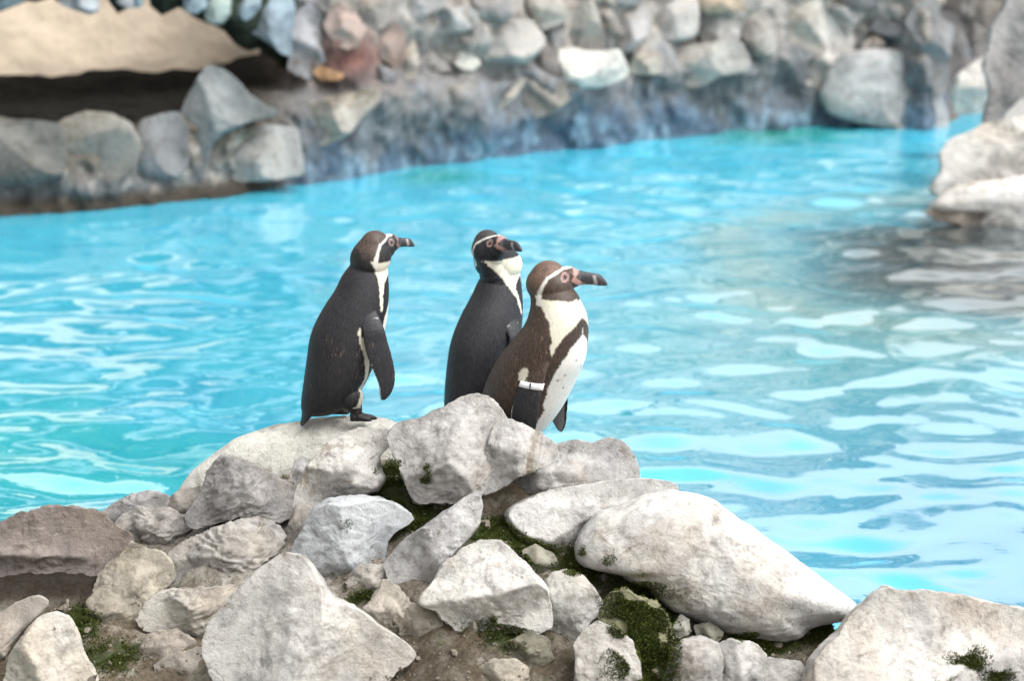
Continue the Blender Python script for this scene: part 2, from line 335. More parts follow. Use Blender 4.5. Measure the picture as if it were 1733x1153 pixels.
M_leaf = leafy('tree_leaves'); M_bark = plain('bark', (.09, .07, .05), .9, .1)  # added trees, never in view: they darken what the pool mirrors
for (tx, ty, th_, cr_, lab) in ((-6.6, 19.5, 6.2, 2.1, 'dark green tree added out of view behind the beige wall, beyond the arch'), (-3.6, 20.2, 6.8, 2.2, 'tallest dark green tree added out of view behind the beige wall and the arch'), (-.6, 21.0, 6.0, 2.0, 'dark green tree added out of view behind the rock wall where the arch ends')):
    root = tag(empty('reflection_tree', (tx, ty, -.6)), lab, 'reflection_tree', 'trees added out of view for dark pool reflections'); root['label'] = lab
    a8 = np.linspace(0, 2 * np.pi, 10, endpoint=False); TV = []; hs_ = np.linspace(0, th_ * .8, 9)
    for h_ in hs_: TV += [((.2 - .018 * h_) * math.cos(a) + .12 * math.sin(h_ * 1.3), (.2 - .018 * h_) * math.sin(a), h_) for a in a8]
    TF = [(k * 10 + j, k * 10 + (j + 1) % 10, k * 10 + 10 + (j + 1) % 10, k * 10 + 10 + j) for k in range(8) for j in range(10)]
    obj('trunk', TV, TF, M_bark, root)
    cl = [np.array((rng.normal(0, cr_ * .6), rng.normal(0, cr_ * .4), th_ * .46 + rng.normal(0, 1.25))) for _ in range(22)]
    LV, LF, LC = [], [], []
    for _ in range(7500):
        c_ = cl[rng.integers(22)]; d_ = rng.normal(size=3); d_ /= np.linalg.norm(d_); p_ = c_ + d_ * cr_ * .5 * rng.uniform(.45, 1) ** .5
        u_ = rng.normal(size=3); u_ /= np.linalg.norm(u_); v_ = np.cross(u_, d_); v_ /= np.linalg.norm(v_); z_ = rng.uniform(.13, .27); k_ = len(LV)
        LV += [tuple(p_ - u_ * z_), tuple(p_ + v_ * z_ * .5), tuple(p_ + u_ * z_), tuple(p_ - v_ * z_ * .5)]; LF.append((k_, k_ + 1, k_ + 2, k_ + 3)); g_ = rng.uniform(.6, 1.3); LC += [(.035 * g_, .065 * g_, .022 * g_)] * 4
    obj('crown', LV, LF, M_leaf, root, col=np.array(LC))

def bvh_of(objs):
    V, F = [], []
    for o in objs:
        k = len(V); me = o.data; l = o.location
        co = np.empty(len(me.vertices) * 3); me.vertices.foreach_get('co', co); co = co.reshape(-1, 3) + np.array(l)
        V.extend(map(tuple, co)); F.extend([[i + k for i in p.vertices] for p in me.polygons])
    return BVHTree.FromPolygons(V, F)
wall_bvh = bvh_of([rw, arch])
def hit(bvh, px, py):
    d = Vector(ray(px, py)).normalized(); h = bvh.ray_cast(Vector(CP), d, 60)
    return h
def centroid(poly):
    P = np.array(poly); q = np.roll(P, -1, 0); c = P[:, 0] * q[:, 1] - q[:, 0] * P[:, 1]; return ((P + q) * c[:, None]).sum(0) / (3 * c.sum())

BL = (.30, .40, .46); GR = (.42, .40, .38); PA = (.56, .53, .49); WH = (.68, .65, .59); DK = (.2, .19, .19); PK = (.46, .36, .32); WM = (.47, .42, .36)
far = [  # frame, outline, tint, parent, depth
 (Z1, [(-60,-40),(240,-40),(160,30),(-60,95)], (.16,.22,.25), 'a', .7),
 (Z1, [(510,-60),(860,-60),(852,90),(790,112),(640,65),(560,40)], (.40,.44,.47), 'a', .7),
 (Z1, [(1010,-60),(1185,-60),(1172,60),(1130,62),(1040,20)], (.40,.42,.44), 'a', .7),
 (Z1, [(1190,-60),(1285,-60),(1255,45),(1195,60)], BL, 'a', .8),
 (Z1, [(1630,-60),(1745,-60),(1745,100),(1690,112),(1640,80)], BL, 'a', .8),
 (Z2, [(120,-60),(225,-60),(200,50),(140,90),(80,80)], (.34,.45,.50), 'a', .8),
 (Z2, [(215,60),(250,-60),(390,-60),(375,90),(330,160),(270,168),(220,130)], (.36,.44,.42), 'a', .8),
 (Z2, [(455,-60),(600,-60),(600,50),(545,110),(500,140),(460,110)], (.36,.45,.50), 'a', .8),
 (Z2, [(522,165),(580,90),(640,30),(660,-60),(830,-60),(852,100),(832,200),(826,388),(770,377),(680,300),(560,225)], (.36,.46,.53), 'a', .6),
 (Z2, [(868,150),(900,100),(960,60),(1040,90),(1075,200),(1076,440),(1020,480),(980,562),(900,532),(825,487),(850,300)], (.47,.47,.49), 'a', .55),
 (Z2, [(850,-60),(1020,-60),(1045,75),(930,95),(870,80)], (.40,.40,.42), 'a', .6),
 (Z2, [(1090,180),(1130,90),(1200,40),(1300,100),(1370,200),(1320,310),(1250,347),(1190,320),(1120,240)], PK, 'w', .7),
 (Z2, [(1050,-60),(1200,-60),(1210,30),(1110,95),(1060,60)], (.36,.34,.33), 'w', .6),
 (Z2, [(1200,-60),(1610,-60),(1590,110),(1500,180),(1430,217),(1370,180),(1270,60)], (.46,.43,.41), 'w', .7),
 (Z2, [(1350,320),(1420,240),(1560,190),(1640,205),(1660,330),(1640,480),(1600,470),(1500,420),(1400,372)], PK, 'w', .7),
 (Z2, [(1650,220),(1730,290),(1760,400),(1750,560),(1700,602),(1650,580),(1620,440)], PA, 'w', .7),
 (Z2, [(1380,460),(1500,480),(1620,545),(1570,640),(1480,570)], (.30,.30,.31), 'w', .6),
 (Z2, [(1000,530),(1050,480),(1110,510),(1220,545),(1180,582),(1060,582)], (.55,.33,.18), 'w', .9),
 (C3, [(893,640),(900,560),(925,490),(980,390),(1020,343),(1080,350),(1140,400),(1200,470),(1300,530),(1365,545),(1200,590),(1090,640),(1000,720),(975,800),(1000,862),(920,835),(890,740)], (.27,.29,.29), 'w', .6),
 (C3, [(990,790),(1090,690),(1200,640),(1300,620),(1430,640),(1452,760),(1462,840),(1330,868),(1100,880),(1000,866)], (.36,.36,.35), 'w', .6),
 (C3, [(1440,640),(1460,560),(1510,510),(1650,480),(1720,462),(1830,430),(1834,500),(1760,560),(1700,640),(1600,692),(1500,696)], (.46,.43,.38), 'w', .7),
 (C3, [(270,640),(330,590),(430,562),(540,568),(620,610),(664,690),(650,790),(600,850),(440,872),(320,850),(270,760)], (.36,.345,.31), 'w', .5),
 (C3, [(632,690),(700,600),(780,572),(860,562),(905,625),(905,790),(860,850),(720,850),(640,800)], (.31,.315,.32), 'w', .5),
 (C3, [(-120,610),(20,590),(160,600),(280,620),(300,720),(290,840),(160,880),(0,890),(-120,870)], (.25,.245,.225), 'w', .45),
 (Z3, [(-60,100),(-40,-60),(390,-60),(350,50),(250,100),(120,150),(20,152)], (.43,.41,.40), 'w', .7),
 (Z3, [(240,165),(290,100),(400,75),(560,65),(642,110),(630,200),(545,260),(420,268),(300,267)], (.45,.45,.44), 'w', .8),
 (Z3, [(285,410),(400,403),(500,420),(580,460),(665,520),(645,565),(600,605),(520,605),(440,545),(340,472)], WH, 'w', .8),
 (Z3, [(578,315),(600,240),(680,180),(760,158),(860,185),(990,188),(1100,185),(1205,330),(1192,385),(1105,480),(1040,525),(930,515),(720,505),(640,405)], (.55,.52,.48), 'w', .95),
 (Z3, [(108,455),(200,420),(290,470),(380,540),(425,605),(320,605),(180,572),(118,522)], (.42,.39,.37), 'w', .7),
 (Z3, [(600,-60),(920,-60),(945,120),(865,178),(760,148),(680,158),(640,80)], (.40,.38,.36), 'w', .7),
 (Z3, [(1050,-60),(1340,-60),(1440,150),(1340,192),(1230,242),(1150,180),(1080,80)], (.48,.46,.42), 'w', .8),
 (Z3, [(1118,570),(1160,460),(1260,420),(1342,440),(1355,560),(1340,640),(1200,685),(1130,665)], (.36,.33,.31), 'w', .7),
 (Z3, [(1210,305),(1300,240),(1400,210),(1375,400),(1330,422),(1240,372)], (.32,.30,.29), 'w', .7),
 (Z3, [(1372,410),(1400,200),(1450,120),(1560,40),(1640,20),(1690,150),(1730,330),(1715,440),(1620,455),(1480,425)], (.45,.44,.40), 'w', .7),
 (Z4, [(-165,450),(-60,428),(0,430),(60,460),(200,460),(320,440),(352,500),(402,600),(382,652),(250,712),(120,742),(0,748),(-120,705),(-155,580)], (.72,.69,.63), 'w', .95),
 (Z3, [(735,915),(850,880),(950,760),(1040,668),(1065,700),(960,855),(820,975),(770,975)], (.42,.38,.33), 'w', .6),
 (Z3, [(1075,700),(1200,725),(1380,700),(1432,850),(1300,960),(1150,1000),(1060,850)], (.30,.28,.25), 'w', .45),
 (Z4, [(318,150),(360,58),(480,62),(602,80),(602,200),(582,290),(500,382),(430,425),(370,435),(330,330)], (.52,.51,.51), 'w', .8),
 (Z4, [(625,120),(600,-60),(992,-60),(1010,130),(1000,280),(940,322),(800,345),(660,325),(600,280)], (.53,.51,.49), 'w', .8),
 (Z4, [(1048,285),(1060,200),(1130,120),(1260,90),(1340,120),(1372,220),(1362,360),(1250,382),(1100,372)], (.50,.49,.47), 'w', .8),
 (Z4, [(1378,170),(1440,110),(1600,100),(1642,170),(1692,330),(1682,440),(1600,492),(1520,482),(1440,400),(1388,320)], (.47,.46,.43), 'w', .85),
 (Z4, [(828,450),(900,410),(1100,390),(1280,368),(1380,388),(1442,500),(1445,582),(1330,622),(1200,645),(1130,692),(1000,735),(920,722),(868,640),(838,560)], (.54,.52,.48), 'w', .9),
 (Z4, [(455,525),(530,450),(680,448),(704,540),(692,622),(600,632),(455,622)], (.45,.43,.39), 'w', .8),
 (Z4, [(168,45),(270,48),(302,150),(292,232),(210,222),(168,150)], (.46,.43,.40), 'w', .8),
 (Z4, [(220,-60),(560,-60),(535,28),(420,47),(300,30)], (.36,.37,.37), 'w', .7),
 (Z4, [(1022,-60),(1350,-60),(1425,75),(1250,88),(1100,112),(1040,60)], (.50,.43,.35), 'w', .7),
 (Z4, [(1030,120),(1090,110),(1080,180),(1040,200)], DK, 'w', .7),
 (Z5, [(100,120),(80,-60),(480,-60),(640,100),(800,300),(812,362),(700,392),(560,440),(430,492),(380,472),(260,352),(200,222)], (.60,.58,.55), 'w', .5),
 (Z5, [(475,630),(520,520),(640,430),(760,388),(832,430),(830,620),(740,762),(640,805),(540,765)], (.48,.46,.43), 'w', .5),
 (Z5, [(600,820),(650,640),(780,490),(1000,464),(1200,476),(1380,540),(1490,720),(1570,900),(1612,1020),(1575,1130),(1200,1110),(900,1040),(680,960)], (.45,.455,.45), 'w', .4),
 (Z5, [(928,385),(1000,308),(1102,350),(1102,400),(1000,432),(928,442)], (.52,.47,.42), 'w', .8),
 (Z5, [(1000,255),(1050,160),(1180,190),(1342,230),(1344,332),(1250,352),(1120,312)], (.25,.25,.26), 'w', .8),
 (Z5, [(1178,105),(1160,45),(1285,15),(1295,140),(1222,172)], (.40,.37,.35), 'w', .8),
 (Z5, [(1300,200),(1400,60),(1540,-60),(1562,150),(1682,240),(1655,500),(1652,700),(1562,805),(1482,640),(1422,480),(1380,330)], (.36,.36,.36), 'w', .6),
 (Z5, [(1560,-60),(1750,-60),(1750,120),(1650,165),(1560,100)], (.13,.12,.12), 'w', .7),
 (Z5, [(700,-60),(1055,-60),(1035,42),(900,62),(780,22)], (.20,.20,.21), 'w', .6),
 (Z5, [(820,405),(850,200),(950,100),(1022,150),(982,250),(932,335)], (.42,.40,.37), 'w', .6),
 (Z5, [(640,60),(800,40),(950,90),(850,200),(810,290),(720,170)], (.42,.41,.39), 'w', .5),
 (Z5, [(848,665),(890,638),(905,700),(852,712)], PA, 'w', .9),
 (Z5, [(428,702),(470,690),(484,742),(432,745)], PA, 'w', .9),
 (Z6, [(238,105),(300,88),(402,160),(402,222),(340,272),(300,292),(250,212)], (.24,.235,.235), 'w', .7),
 (Z6, [(150,60),(235,70),(248,220),(282,300),(240,342),(190,382),(186,250)], (.19,.18,.18), 'w', .6),
 (Z6, [(245,-40),(490,-40),(455,60),(420,142),(330,90),(250,72)], (.26,.24,.22), 'w', .6),
]
for i, (fr, pl, tint, par, dp) in enumerate(far):
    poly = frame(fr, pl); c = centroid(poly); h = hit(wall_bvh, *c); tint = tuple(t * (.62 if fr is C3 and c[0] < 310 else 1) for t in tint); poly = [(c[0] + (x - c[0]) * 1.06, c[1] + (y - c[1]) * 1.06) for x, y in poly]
    if h[0] is None: print('NO HIT', i, c); continue
    p = np.array(h[0]) - ray(*c) / np.linalg.norm(ray(*c)) * (.0 if (fr is C3 and c[0] < 300) else .03)
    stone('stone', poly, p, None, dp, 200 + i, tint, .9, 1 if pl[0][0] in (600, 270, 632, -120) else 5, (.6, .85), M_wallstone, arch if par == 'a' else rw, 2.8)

# boulders by the gap at the far end of the pool
out = [
 (Z6, [(370,315),(400,220),(420,130),(460,60),(490,-60),(900,-60),(900,440),(540,460),(470,545),(380,590),(372,560),(402,420)], 15.3, (.50,.49,.48), .55, 'tall grey rock pillar rising beside the pale outcrop', 'rock pillar'),
 (Z6, [(213,435),(240,350),(310,300),(380,258),(450,250),(450,500),(380,512),(300,522),(235,522)], 16.3, (.70,.67,.62), .75, 'white topped block in the gap between the wall and the grey pillar', 'boulder'),
 (Z6, [(465,545),(549,455),(700,430),(900,430),(900,580),(600,590),(480,575)], 14.95, (.58,.57,.55), .6, 'pale boulder wedged between the grey pillar and the outcrop', 'boulder'),
 (Z6, [(178,710),(230,650),(330,610),(380,582),(470,560),(900,520),(900,860),(500,870),(400,880),(270,880),(160,900),(140,860),(185,780)], 14.5, (.80,.78,.74), .75, 'stained pale upper boulder of the outcrop at the waterline', 'boulder'),
 (Z6, [(118,965),(200,892),(280,860),(460,835),(900,780),(900,1100),(520,1090),(420,1085),(340,1045),(360,985),(300,985),(150,985)], 14.1, (.80,.78,.75), .7, 'smooth white lower boulder of the outcrop dipping into the water', 'boulder'),
 (Z6, [(85,985),(160,960),(300,955),(370,965),(330,1045),(250,1045),(150,1020)], 14.0, (.30,.26,.22), .6, 'brown wet lip of rock at the waterline below the white boulder', 'boulder'),
]
for i, (fr, pl, Yc, tint, dp, lab, cat) in enumerate(out):
    poly = frame(fr, pl); c = centroid(poly)
    tag(stone('rock_pillar' if 'pillar' == lab.split()[3] else 'boulder', poly, at_y(*c, Yc), None, dp, 300 + i, tint, 1.5, 6, (.6, .9), M_wallstone, None, 3), lab, cat)

# ------------------------------------------------------------------ near bank: earth bed
rid = np.array([(-900,960,6.9),(-200,905,7.0),(0,892,7.05),(180,868,7.1),(310,834,7.2),(480,770,7.25),(650,745,7.25),(800,725,7.2),(930,755,7.2),(1075,800,7.15),(1145,830,7.1),(1300,935,6.95),(1440,1035,6.75),(1733,1070,6.6),(2600,1150,6.4)], float)
rw3 = np.array([at_y(*r) for r in rid])
def bank(x, y):
    zr = np.interp(x, rw3[:, 0], rw3[:, 2]) - .10; yr = np.interp(x, rw3[:, 0], rw3[:, 1])
    return np.maximum(np.where(y < yr, zr - .50 * (yr - y), zr - .35 * (y - yr) - 2.2 * np.maximum(y - yr - .18, 0)), -.55)
bx = np.arange(-3.6, 3.62, .016); by = np.arange(5.2, 8.2, .016); BX, BY = np.meshgrid(bx, by, indexing='ij')
BV = np.stack([BX, BY, bank(BX, BY)], -1).reshape(-1, 3)
bpx0, bqy0 = to_px(BV); BV[:, 2] += .03 * smooth(760, 640, bpx0) * smooth(1040, 980, bqy0) * smooth(180, 300, bpx0)
BV[:, 2] += .035 * fbm(BV * np.array([6, 6, 3]), 61, 4) + .008 * ridge(BV * 26, 62, 3)
bpx, bqy = to_px(BV)
bn = fbm(BV * 5, 63, 4); bn2 = fbm(BV * 18, 64, 4, .6)
bc = np.tile((.17, .135, .095), (len(BV), 1))
def bb(c, f): global bc; f = np.clip(f, 0, 1)[:, None]; bc = bc * (1 - f) + np.array(c) * f
bb((.40, .36, .30), smooth(-.05, .35, bn2 + .5 * bn) * .75)                                  # crumbly mortar
bb((.50, .47, .42), smooth(820, 600, bpx) * smooth(1030, 960, bqy) * smooth(150, 260, bpx) * (.55 + .6 * bn2))
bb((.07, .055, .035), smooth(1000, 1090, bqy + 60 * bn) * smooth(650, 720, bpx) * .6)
bb((.028, .021, .014), smooth(330, 200, bpx) * smooth(900, 950, bqy) * smooth(1060, 1000, bqy) * .95)  # hollow under the slab: its shade painted into the soil colour
moss_spots = [(690,830,70,60,1),(640,880,50,30,.8),(838,900,40,25,1),(900,930,45,30,1),(985,960,50,35,.9),(1080,1050,60,80,1),(1095,1120,55,60,1),(1290,1085,70,25,.8),(1385,1065,40,25,.8),(135,1055,35,30,.7),(620,1013,32,16,.7),(190,1110,50,30,.6),(860,1060,60,40,.5),(700,880,60,20,.8),(1640,1122,30,26,.9),(1690,1145,26,14,.8),(1600,1135,20,16,.6)]
mm = np.zeros(len(BV))
for (mx, my, rx, ry, a) in moss_spots: mm = np.maximum(mm, a * np.exp(-(((bpx - mx) / rx) ** 2 + ((bqy - my) / ry) ** 2) ** 2))
bb((.045, .06, .016), smooth(.22, .5, mm + .4 * bn2) * .95)
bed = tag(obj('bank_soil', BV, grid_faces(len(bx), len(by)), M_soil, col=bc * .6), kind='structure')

def bank_hit(px, py):
    d = ray(px, py); t0 = 4.5 / d[1]; t1 = 8.3 / d[1]
    for t in np.linspace(t0, t1, 900):
        p = CP + d * t
        if p[2] <= bank(p[0], p[1]): return p
    return at_y(px, py, 7.2)

# ------------------------------------------------------------------ near bank: boulders
W1 = (.55, .545, .53); W2 = (.60, .59, .575); G1 = (.41, .40, .39); T1 = (.47, .44, .39)
near = [  # label, frame, outline, options
 ('smooth cream whaleback boulder under the feet of the lone penguin', (0, 0, 1), [(306,836),(330,800),(380,760),(402,744),(470,722),(540,711),(600,707),(645,711),(690,730),(680,790),(600,850),(520,860),(480,850),(400,850)], dict(tint=(.66,.64,.58), rough=.35, facets=0, Y=7.36, depth=.5, crack=.0)),
 ('small grey stone tucked against the cream whaleback boulder', C6, [(1256,250),(1268,212),(1305,190),(1340,205),(1345,260),(1310,320),(1278,322)], dict(tint=G1, off=.12)),
 ('pointed dark grey boulder in front of the cream whaleback', C6, [(803,440),(850,372),(885,330),(900,260),(950,202),(982,186),(1050,210),(1120,240),(1200,290),(1262,310),(1283,342),(1252,440),(1200,465),(1100,448),(1030,440),(900,478),(850,495),(815,475)], dict(tint=(.40,.385,.37), rough=1.4, off=.14, strata=.04)),
 ('rough grey ridge stone nearest the dark slab, against the water', C6, [(436,435),(500,388),(560,358),(640,338),(722,355),(730,400),(650,430),(560,460),(500,480),(450,470)], dict(tint=G1, rough=1.6, strata=.07)),
 ('small rubbly stone on the ridge between two rough grey stones', C6, [(700,400),(740,360),(800,328),(866,322),(870,400),(830,450),(790,470),(735,440)], dict(tint=(.40,.37,.33), rough=1.7)),
 ('low furrowed grey boulder below the ridge stones', C6, [(498,470),(560,428),(650,408),(720,418),(790,448),(828,492),(775,525),(700,570),(650,590),(590,565),(535,545)], dict(tint=(.46,.435,.40), rough=1.8, off=.07, strata=.09)),
 ('flat dark brown slab overhanging a dark hollow at the water', C6, [(-130,600),(-100,520),(30,480),(100,438),(200,424),(300,418),(390,424),(432,440),(450,480),(500,498),(552,530),(556,575),(520,640),(440,700),(360,735),(230,755),(100,775),(-60,800)], dict(tint=(.30,.26,.235), rough=1.3, off=.08, strata=.05, depth=.8, planes=[((.05,.85,.5), .08), ((0,-.8,.55), .16)], facets=1)),
 ('tan rounded boulder beside the dark hollow', C6, [(393,795),(430,700),(480,650),(540,600),(560,562),(620,588),(690,608),(732,650),(748,712),(722,748),(664,775),(645,822),(604,885),(570,960),(500,970),(450,905),(400,845)], dict(tint=(.47,.43,.35), rough=1.2, off=.03)),
 ('broad grey streaked boulder in the middle of the slope', C6, [(735,655),(740,600),(800,560),(900,518),(1000,478),(1080,458),(1165,478),(1215,520),(1205,585),(1130,645),(1060,695),(980,735),(880,758),(780,752),(742,705)], dict(tint=(.50,.48,.445), rough=1.3, off=.07, strata=.09)),
 ('craggy wedge stone jutting over a dark gap', C6, [(598,895),(640,828),(680,788),(750,762),(850,766),(960,756),(1100,725),(1100,800),(1000,880),(940,930),(890,968),(800,984),(720,966),(640,930)], dict(tint=(.52,.49,.44), rough=1.5, off=.06, strata=.06)),
 ('brownish corner boulder with a sloping top at the picture edge', C6, [(-90,940),(-20,888),(60,828),(150,793),(218,832),(150,885),(95,935),(45,1005),(25,1100),(12,1240),(-90,1240)], dict(tint=(.47,.43,.38), off=.03)),
 ('pale upright boulder next to the brownish corner boulder', C6, [(18,1190),(58,1045),(110,960),(170,888),(232,872),(292,890),(322,950),(352,1050),(402,1130),(430,1240),(18,1260)], dict(tint=(.58,.55,.50), off=.08)),
 ('half buried pale flat stone under the craggy wedge stone', C6, [(668,1085),(760,1040),(850,1018),(900,1010),(930,1080),(960,1180),(760,1200),(690,1140)], dict(tint=(.50,.46,.40), off=.0, depth=.5)),
 ('huge pale grey kite shaped boulder, the largest of the slope', (0, 0, 1), [(348,1085),(370,1045),(398,1014),(432,983),(464,955),(484,943),(510,948),(530,966),(556,1010),(600,1036),(630,1058),(664,1080),(697,1106),(690,1120),(664,1136),(640,1160),(620,1210),(400,1215),(372,1160),(352,1118)], dict(tint=(.62,.605,.57), off=.16, depth=.62, planes=[((-.25,.30,.9), .42), ((.75,.25,.6), .60)], facets=3, rough=.75)),
 ('blue stained boulder between the huge pale boulder and the mossy hollow', C7, [(20,690),(62,590),(130,480),(180,438),(260,428),(360,433),(432,458),(482,493),(508,520),(470,545),(430,568),(402,605),(388,685),(352,745),(290,797),(230,832),(190,826),(120,790),(50,760)], dict(tint=(.52,.535,.545), off=.09, rough=.9)),
 ('pale rugged boulder left of the moss, below the cream whaleback', C7, [(42,450),(70,370),(110,290),(160,230),(230,180),(310,158),(400,163),(428,192),(412,232),(372,262),(372,312),(398,352),(372,392),(290,425),(200,436),(150,448),(108,478),(66,470)], dict(tint=(.56,.535,.50), rough=1.1, off=.12)),
 ('narrow tan stone leaning below the pale rugged boulder', C7, [(-10,640),(20,540),(50,455),(105,465),(108,520),(72,600),(25,680)], dict(tint=T1, off=.07)),
 ('big domed summit boulder hiding the feet of the two close penguins', C7, [(425,190),(432,165),(470,135),(560,115),(640,75),(700,40),(760,27),(802,38),(850,85),(880,140),(880,220),(840,320),(795,380),(765,432),(700,440),(640,440),(600,432),(545,440),(510,412),(488,350),(450,275)], dict(tint=(.55,.535,.51), rough=1.1, off=.05, Y=7.02, depth=.8, planes=[((-.5,.25,.8), .52), ((.55,.2,.8), .5)], facets=4)),
 ('creased shoulder boulder sloping down from the domed summit boulder', C7, [(790,410),(780,340),(805,240),(830,150),(870,125),(912,130),(962,152),(1015,176),(1062,212),(1080,258),(1030,300),(930,340),(850,390)], dict(tint=(.55,.535,.51), rough=1.1, off=.06, Y=7.0, depth=.9)),
 ('long grey ridge boulder against the water behind the flat slab', C7, [(772,420),(790,388),(840,330),(900,290),(1000,248),(1060,225),(1150,208),(1220,222),(1270,193),(1322,205),(1358,240),(1388,300),(1400,375),(1300,390),(1200,400),(1080,425),(990,455),(930,480),(912,540),(862,545),(810,515),(782,465)], dict(tint=(.55,.54,.52), off=.05, rough=1.1, planes=[((0,.85,.5), .42)])),
 ('flat topped pale slab lying above the mossy crevice', C7, [(888,495),(905,465),(960,438),(1060,403),(1200,383),(1300,366),(1420,358),(1500,368),(1555,385),(1530,430),(1400,460),(1300,490),(1220,550),(1192,595),(1160,642),(1100,658),(1040,638),(950,604),(918,560)], dict(tint=(.58,.565,.54), off=.09, rough=.9, planes=[((.1,.86,.45), .25)], facets=3)),
 ('long smooth white boulder stretching down toward the water', C8, [(50,470),(60,430),(85,392),(130,340),(220,310),(300,283),(400,263),(480,268),(550,293),(620,348),(700,398),(800,468),(900,548),(1000,618),(1070,668),(1097,702),(1060,728),(960,740),(895,765),(872,800),(800,812),(700,800),(600,775),(500,730),(400,695),(345,652),(305,604),(250,590),(200,548),(150,538),(100,552),(62,522)], dict(tint=(.68,.665,.64), off=.14, rough=.6, depth=.75, facets=0, crack=.3)),
 ('big pale corner boulder with brown spots by the water', C8, [(890,1040),(940,900),(985,845),(1040,798),(1090,720),(1140,680),(1182,638),(1228,622),(1262,650),(1350,643),(1500,668),(1650,698),(1790,728),(1900,760),(1900,1200),(900,1200)], dict(tint=(.60,.575,.54), off=.16, depth=.6, rough=.7)),
 ('upright grey stone at the bottom next to the thick moss', C8, [(365,1060),(372,960),(402,872),(440,824),(500,812),(570,832),(585,900),(570,1060)], dict(tint=(.50,.48,.45), off=.08)),
 ('squat grey stone wedged under the long white boulder', C8, [(565,1060),(570,842),(620,822),(700,832),(752,878),(745,930),(720,1060)], dict(tint=(.52,.50,.47), off=.08)),
 ('low grey stone against the big corner boulder', C8, [(722,1060),(740,890),(800,893),(882,903),(910,945),(900,1060)], dict(tint=(.48,.46,.43), off=.07)),
 ('upright oblong pale stone beside the pale wedge boulder', C7, [(1036,812),(1045,760),(1075,733),(1120,722),(1182,743),(1232,800),(1254,850),(1224,900),(1184,950),(1164,1085),(1120,1088),(1070,1048),(1048,985),(1043,880)], dict(tint=(.54,.525,.49), off=.07)),
 ('pale blocky stone in front of the thick moss', C7, [(1160,1010),(1200,948),(1250,926),(1320,955),(1372,1000),(1404,1080),(1420,1250),(1160,1250)], dict(tint=(.55,.525,.48), off=.10)),
 ('moss draped stone under the end of the long white boulder', C7, [(1236,905),(1258,850),(1310,812),(1362,798),(1402,828),(1480,858),(1530,930),(1540,1260),(1420,1260),(1400,1030),(1330,970)], dict(tint=(.25,.245,.15), off=.03, rough=1.4)),
 ('glossy pale wedge boulder hanging over the dark hollow', C7, [(545,832),(600,760),(640,700),(720,638),(782,609),(862,617),(902,648),(955,700),(1002,750),(1034,790),(1048,850),(1048,935),(1002,960),(900,948),(780,954),(690,944),(648,914),(612,872),(558,854)], dict(tint=(.63,.61,.57), off=.12, depth=.8, planes=[((-.2,.45,.85), .48)], facets=4)),
 ('long tilted pale stone leaning left of the pale wedge boulder', C7, [(405,685),(470,608),(540,558),(600,518),(680,458),(732,422),(768,428),(780,470),(764,540),(714,600),(664,660),(640,720),(600,790),(560,830),(548,860),(580,900),(530,885),(468,810),(430,760),(415,722)], dict(tint=(.58,.575,.56), off=.13, c2=(745,920), depth=.9)),
 ('small mossy triangular stone in the crevice under the flat slab', C7, [(945,640),(1000,618),(1062,650),(1084,690),(1042,744),(1000,734),(958,685)], dict(tint=(.44,.43,.35), off=.04)),
 ('rubbly earth coloured stone under the blue stained boulder', C7, [(330,870),(400,760),(450,790),(520,880),(575,930),(580,1010),(480,1010),(400,960)], dict(tint=(.44,.40,.34), off=.03, rough=1.8)),
 ('low tan stone half sunk in the dark earth hollow at the bottom', C7, [(755,1200),(765,1110),(830,1073),(920,1073),(965,1105),(960,1200)], dict(tint=(.42,.38,.31), off=.0)),
 ('grey pebble tucked below the long white boulder', C8, [(398,772),(430,720),(462,740),(464,792),(420,812)], dict(tint=(.42,.41,.36), off=.05)),
 ('mossy pebble wedged below the long white boulder', C8, [(478,762),(540,748),(594,790),(572,824),(500,814)], dict(tint=(.34,.33,.27), off=.05)),
 ('small angular stone in the earth left of the huge pale boulder', (0,0,1), [(238,1098),(262,1072),(300,1070),(330,1090),(322,1122),(280,1138),(246,1128)], dict(tint=(.44,.40,.34), off=.03, rough=1.5)),
 ('tan rubble stone low between the tan rounded boulder and the brown earth', (0,0,1), [(150,1020),(172,996),(212,1000),(236,1024),(228,1060),(188,1074),(156,1056)], dict(tint=(.45,.41,.33), off=.02, rough=1.6)),
 ('pale broken stone directly above the small tuft of moss', (0,0,1), [(588,985),(610,962),(650,958),(678,975),(672,1004),(630,1014),(600,1008)], dict(tint=(.52,.49,.44), off=.04, rough=1.5)),
 ('brown crusted stone below the tilted pale stone', (0,0,1), [(668,1046),(700,1026),(744,1036),(752,1070),(716,1088),(680,1076)], dict(tint=(.36,.32,.26), off=.03, rough=1.6)),
 ('dark mossy stone at the foot of the pale wedge boulder', (0,0,1), [(860,1090),(890,1072),(926,1082),(934,1116),(900,1136),(866,1124)], dict(tint=(.28,.265,.20), off=.02, rough=1.6)),
 ('crumbly stone in the joint beneath the domed summit boulder', C7, [(500,400),(560,430),(680,432),(740,440),(700,480),(650,470),(580,470),(520,450)], dict(tint=(.45,.41,.36), off=.03, rough=1.8)),
]
rocks = []
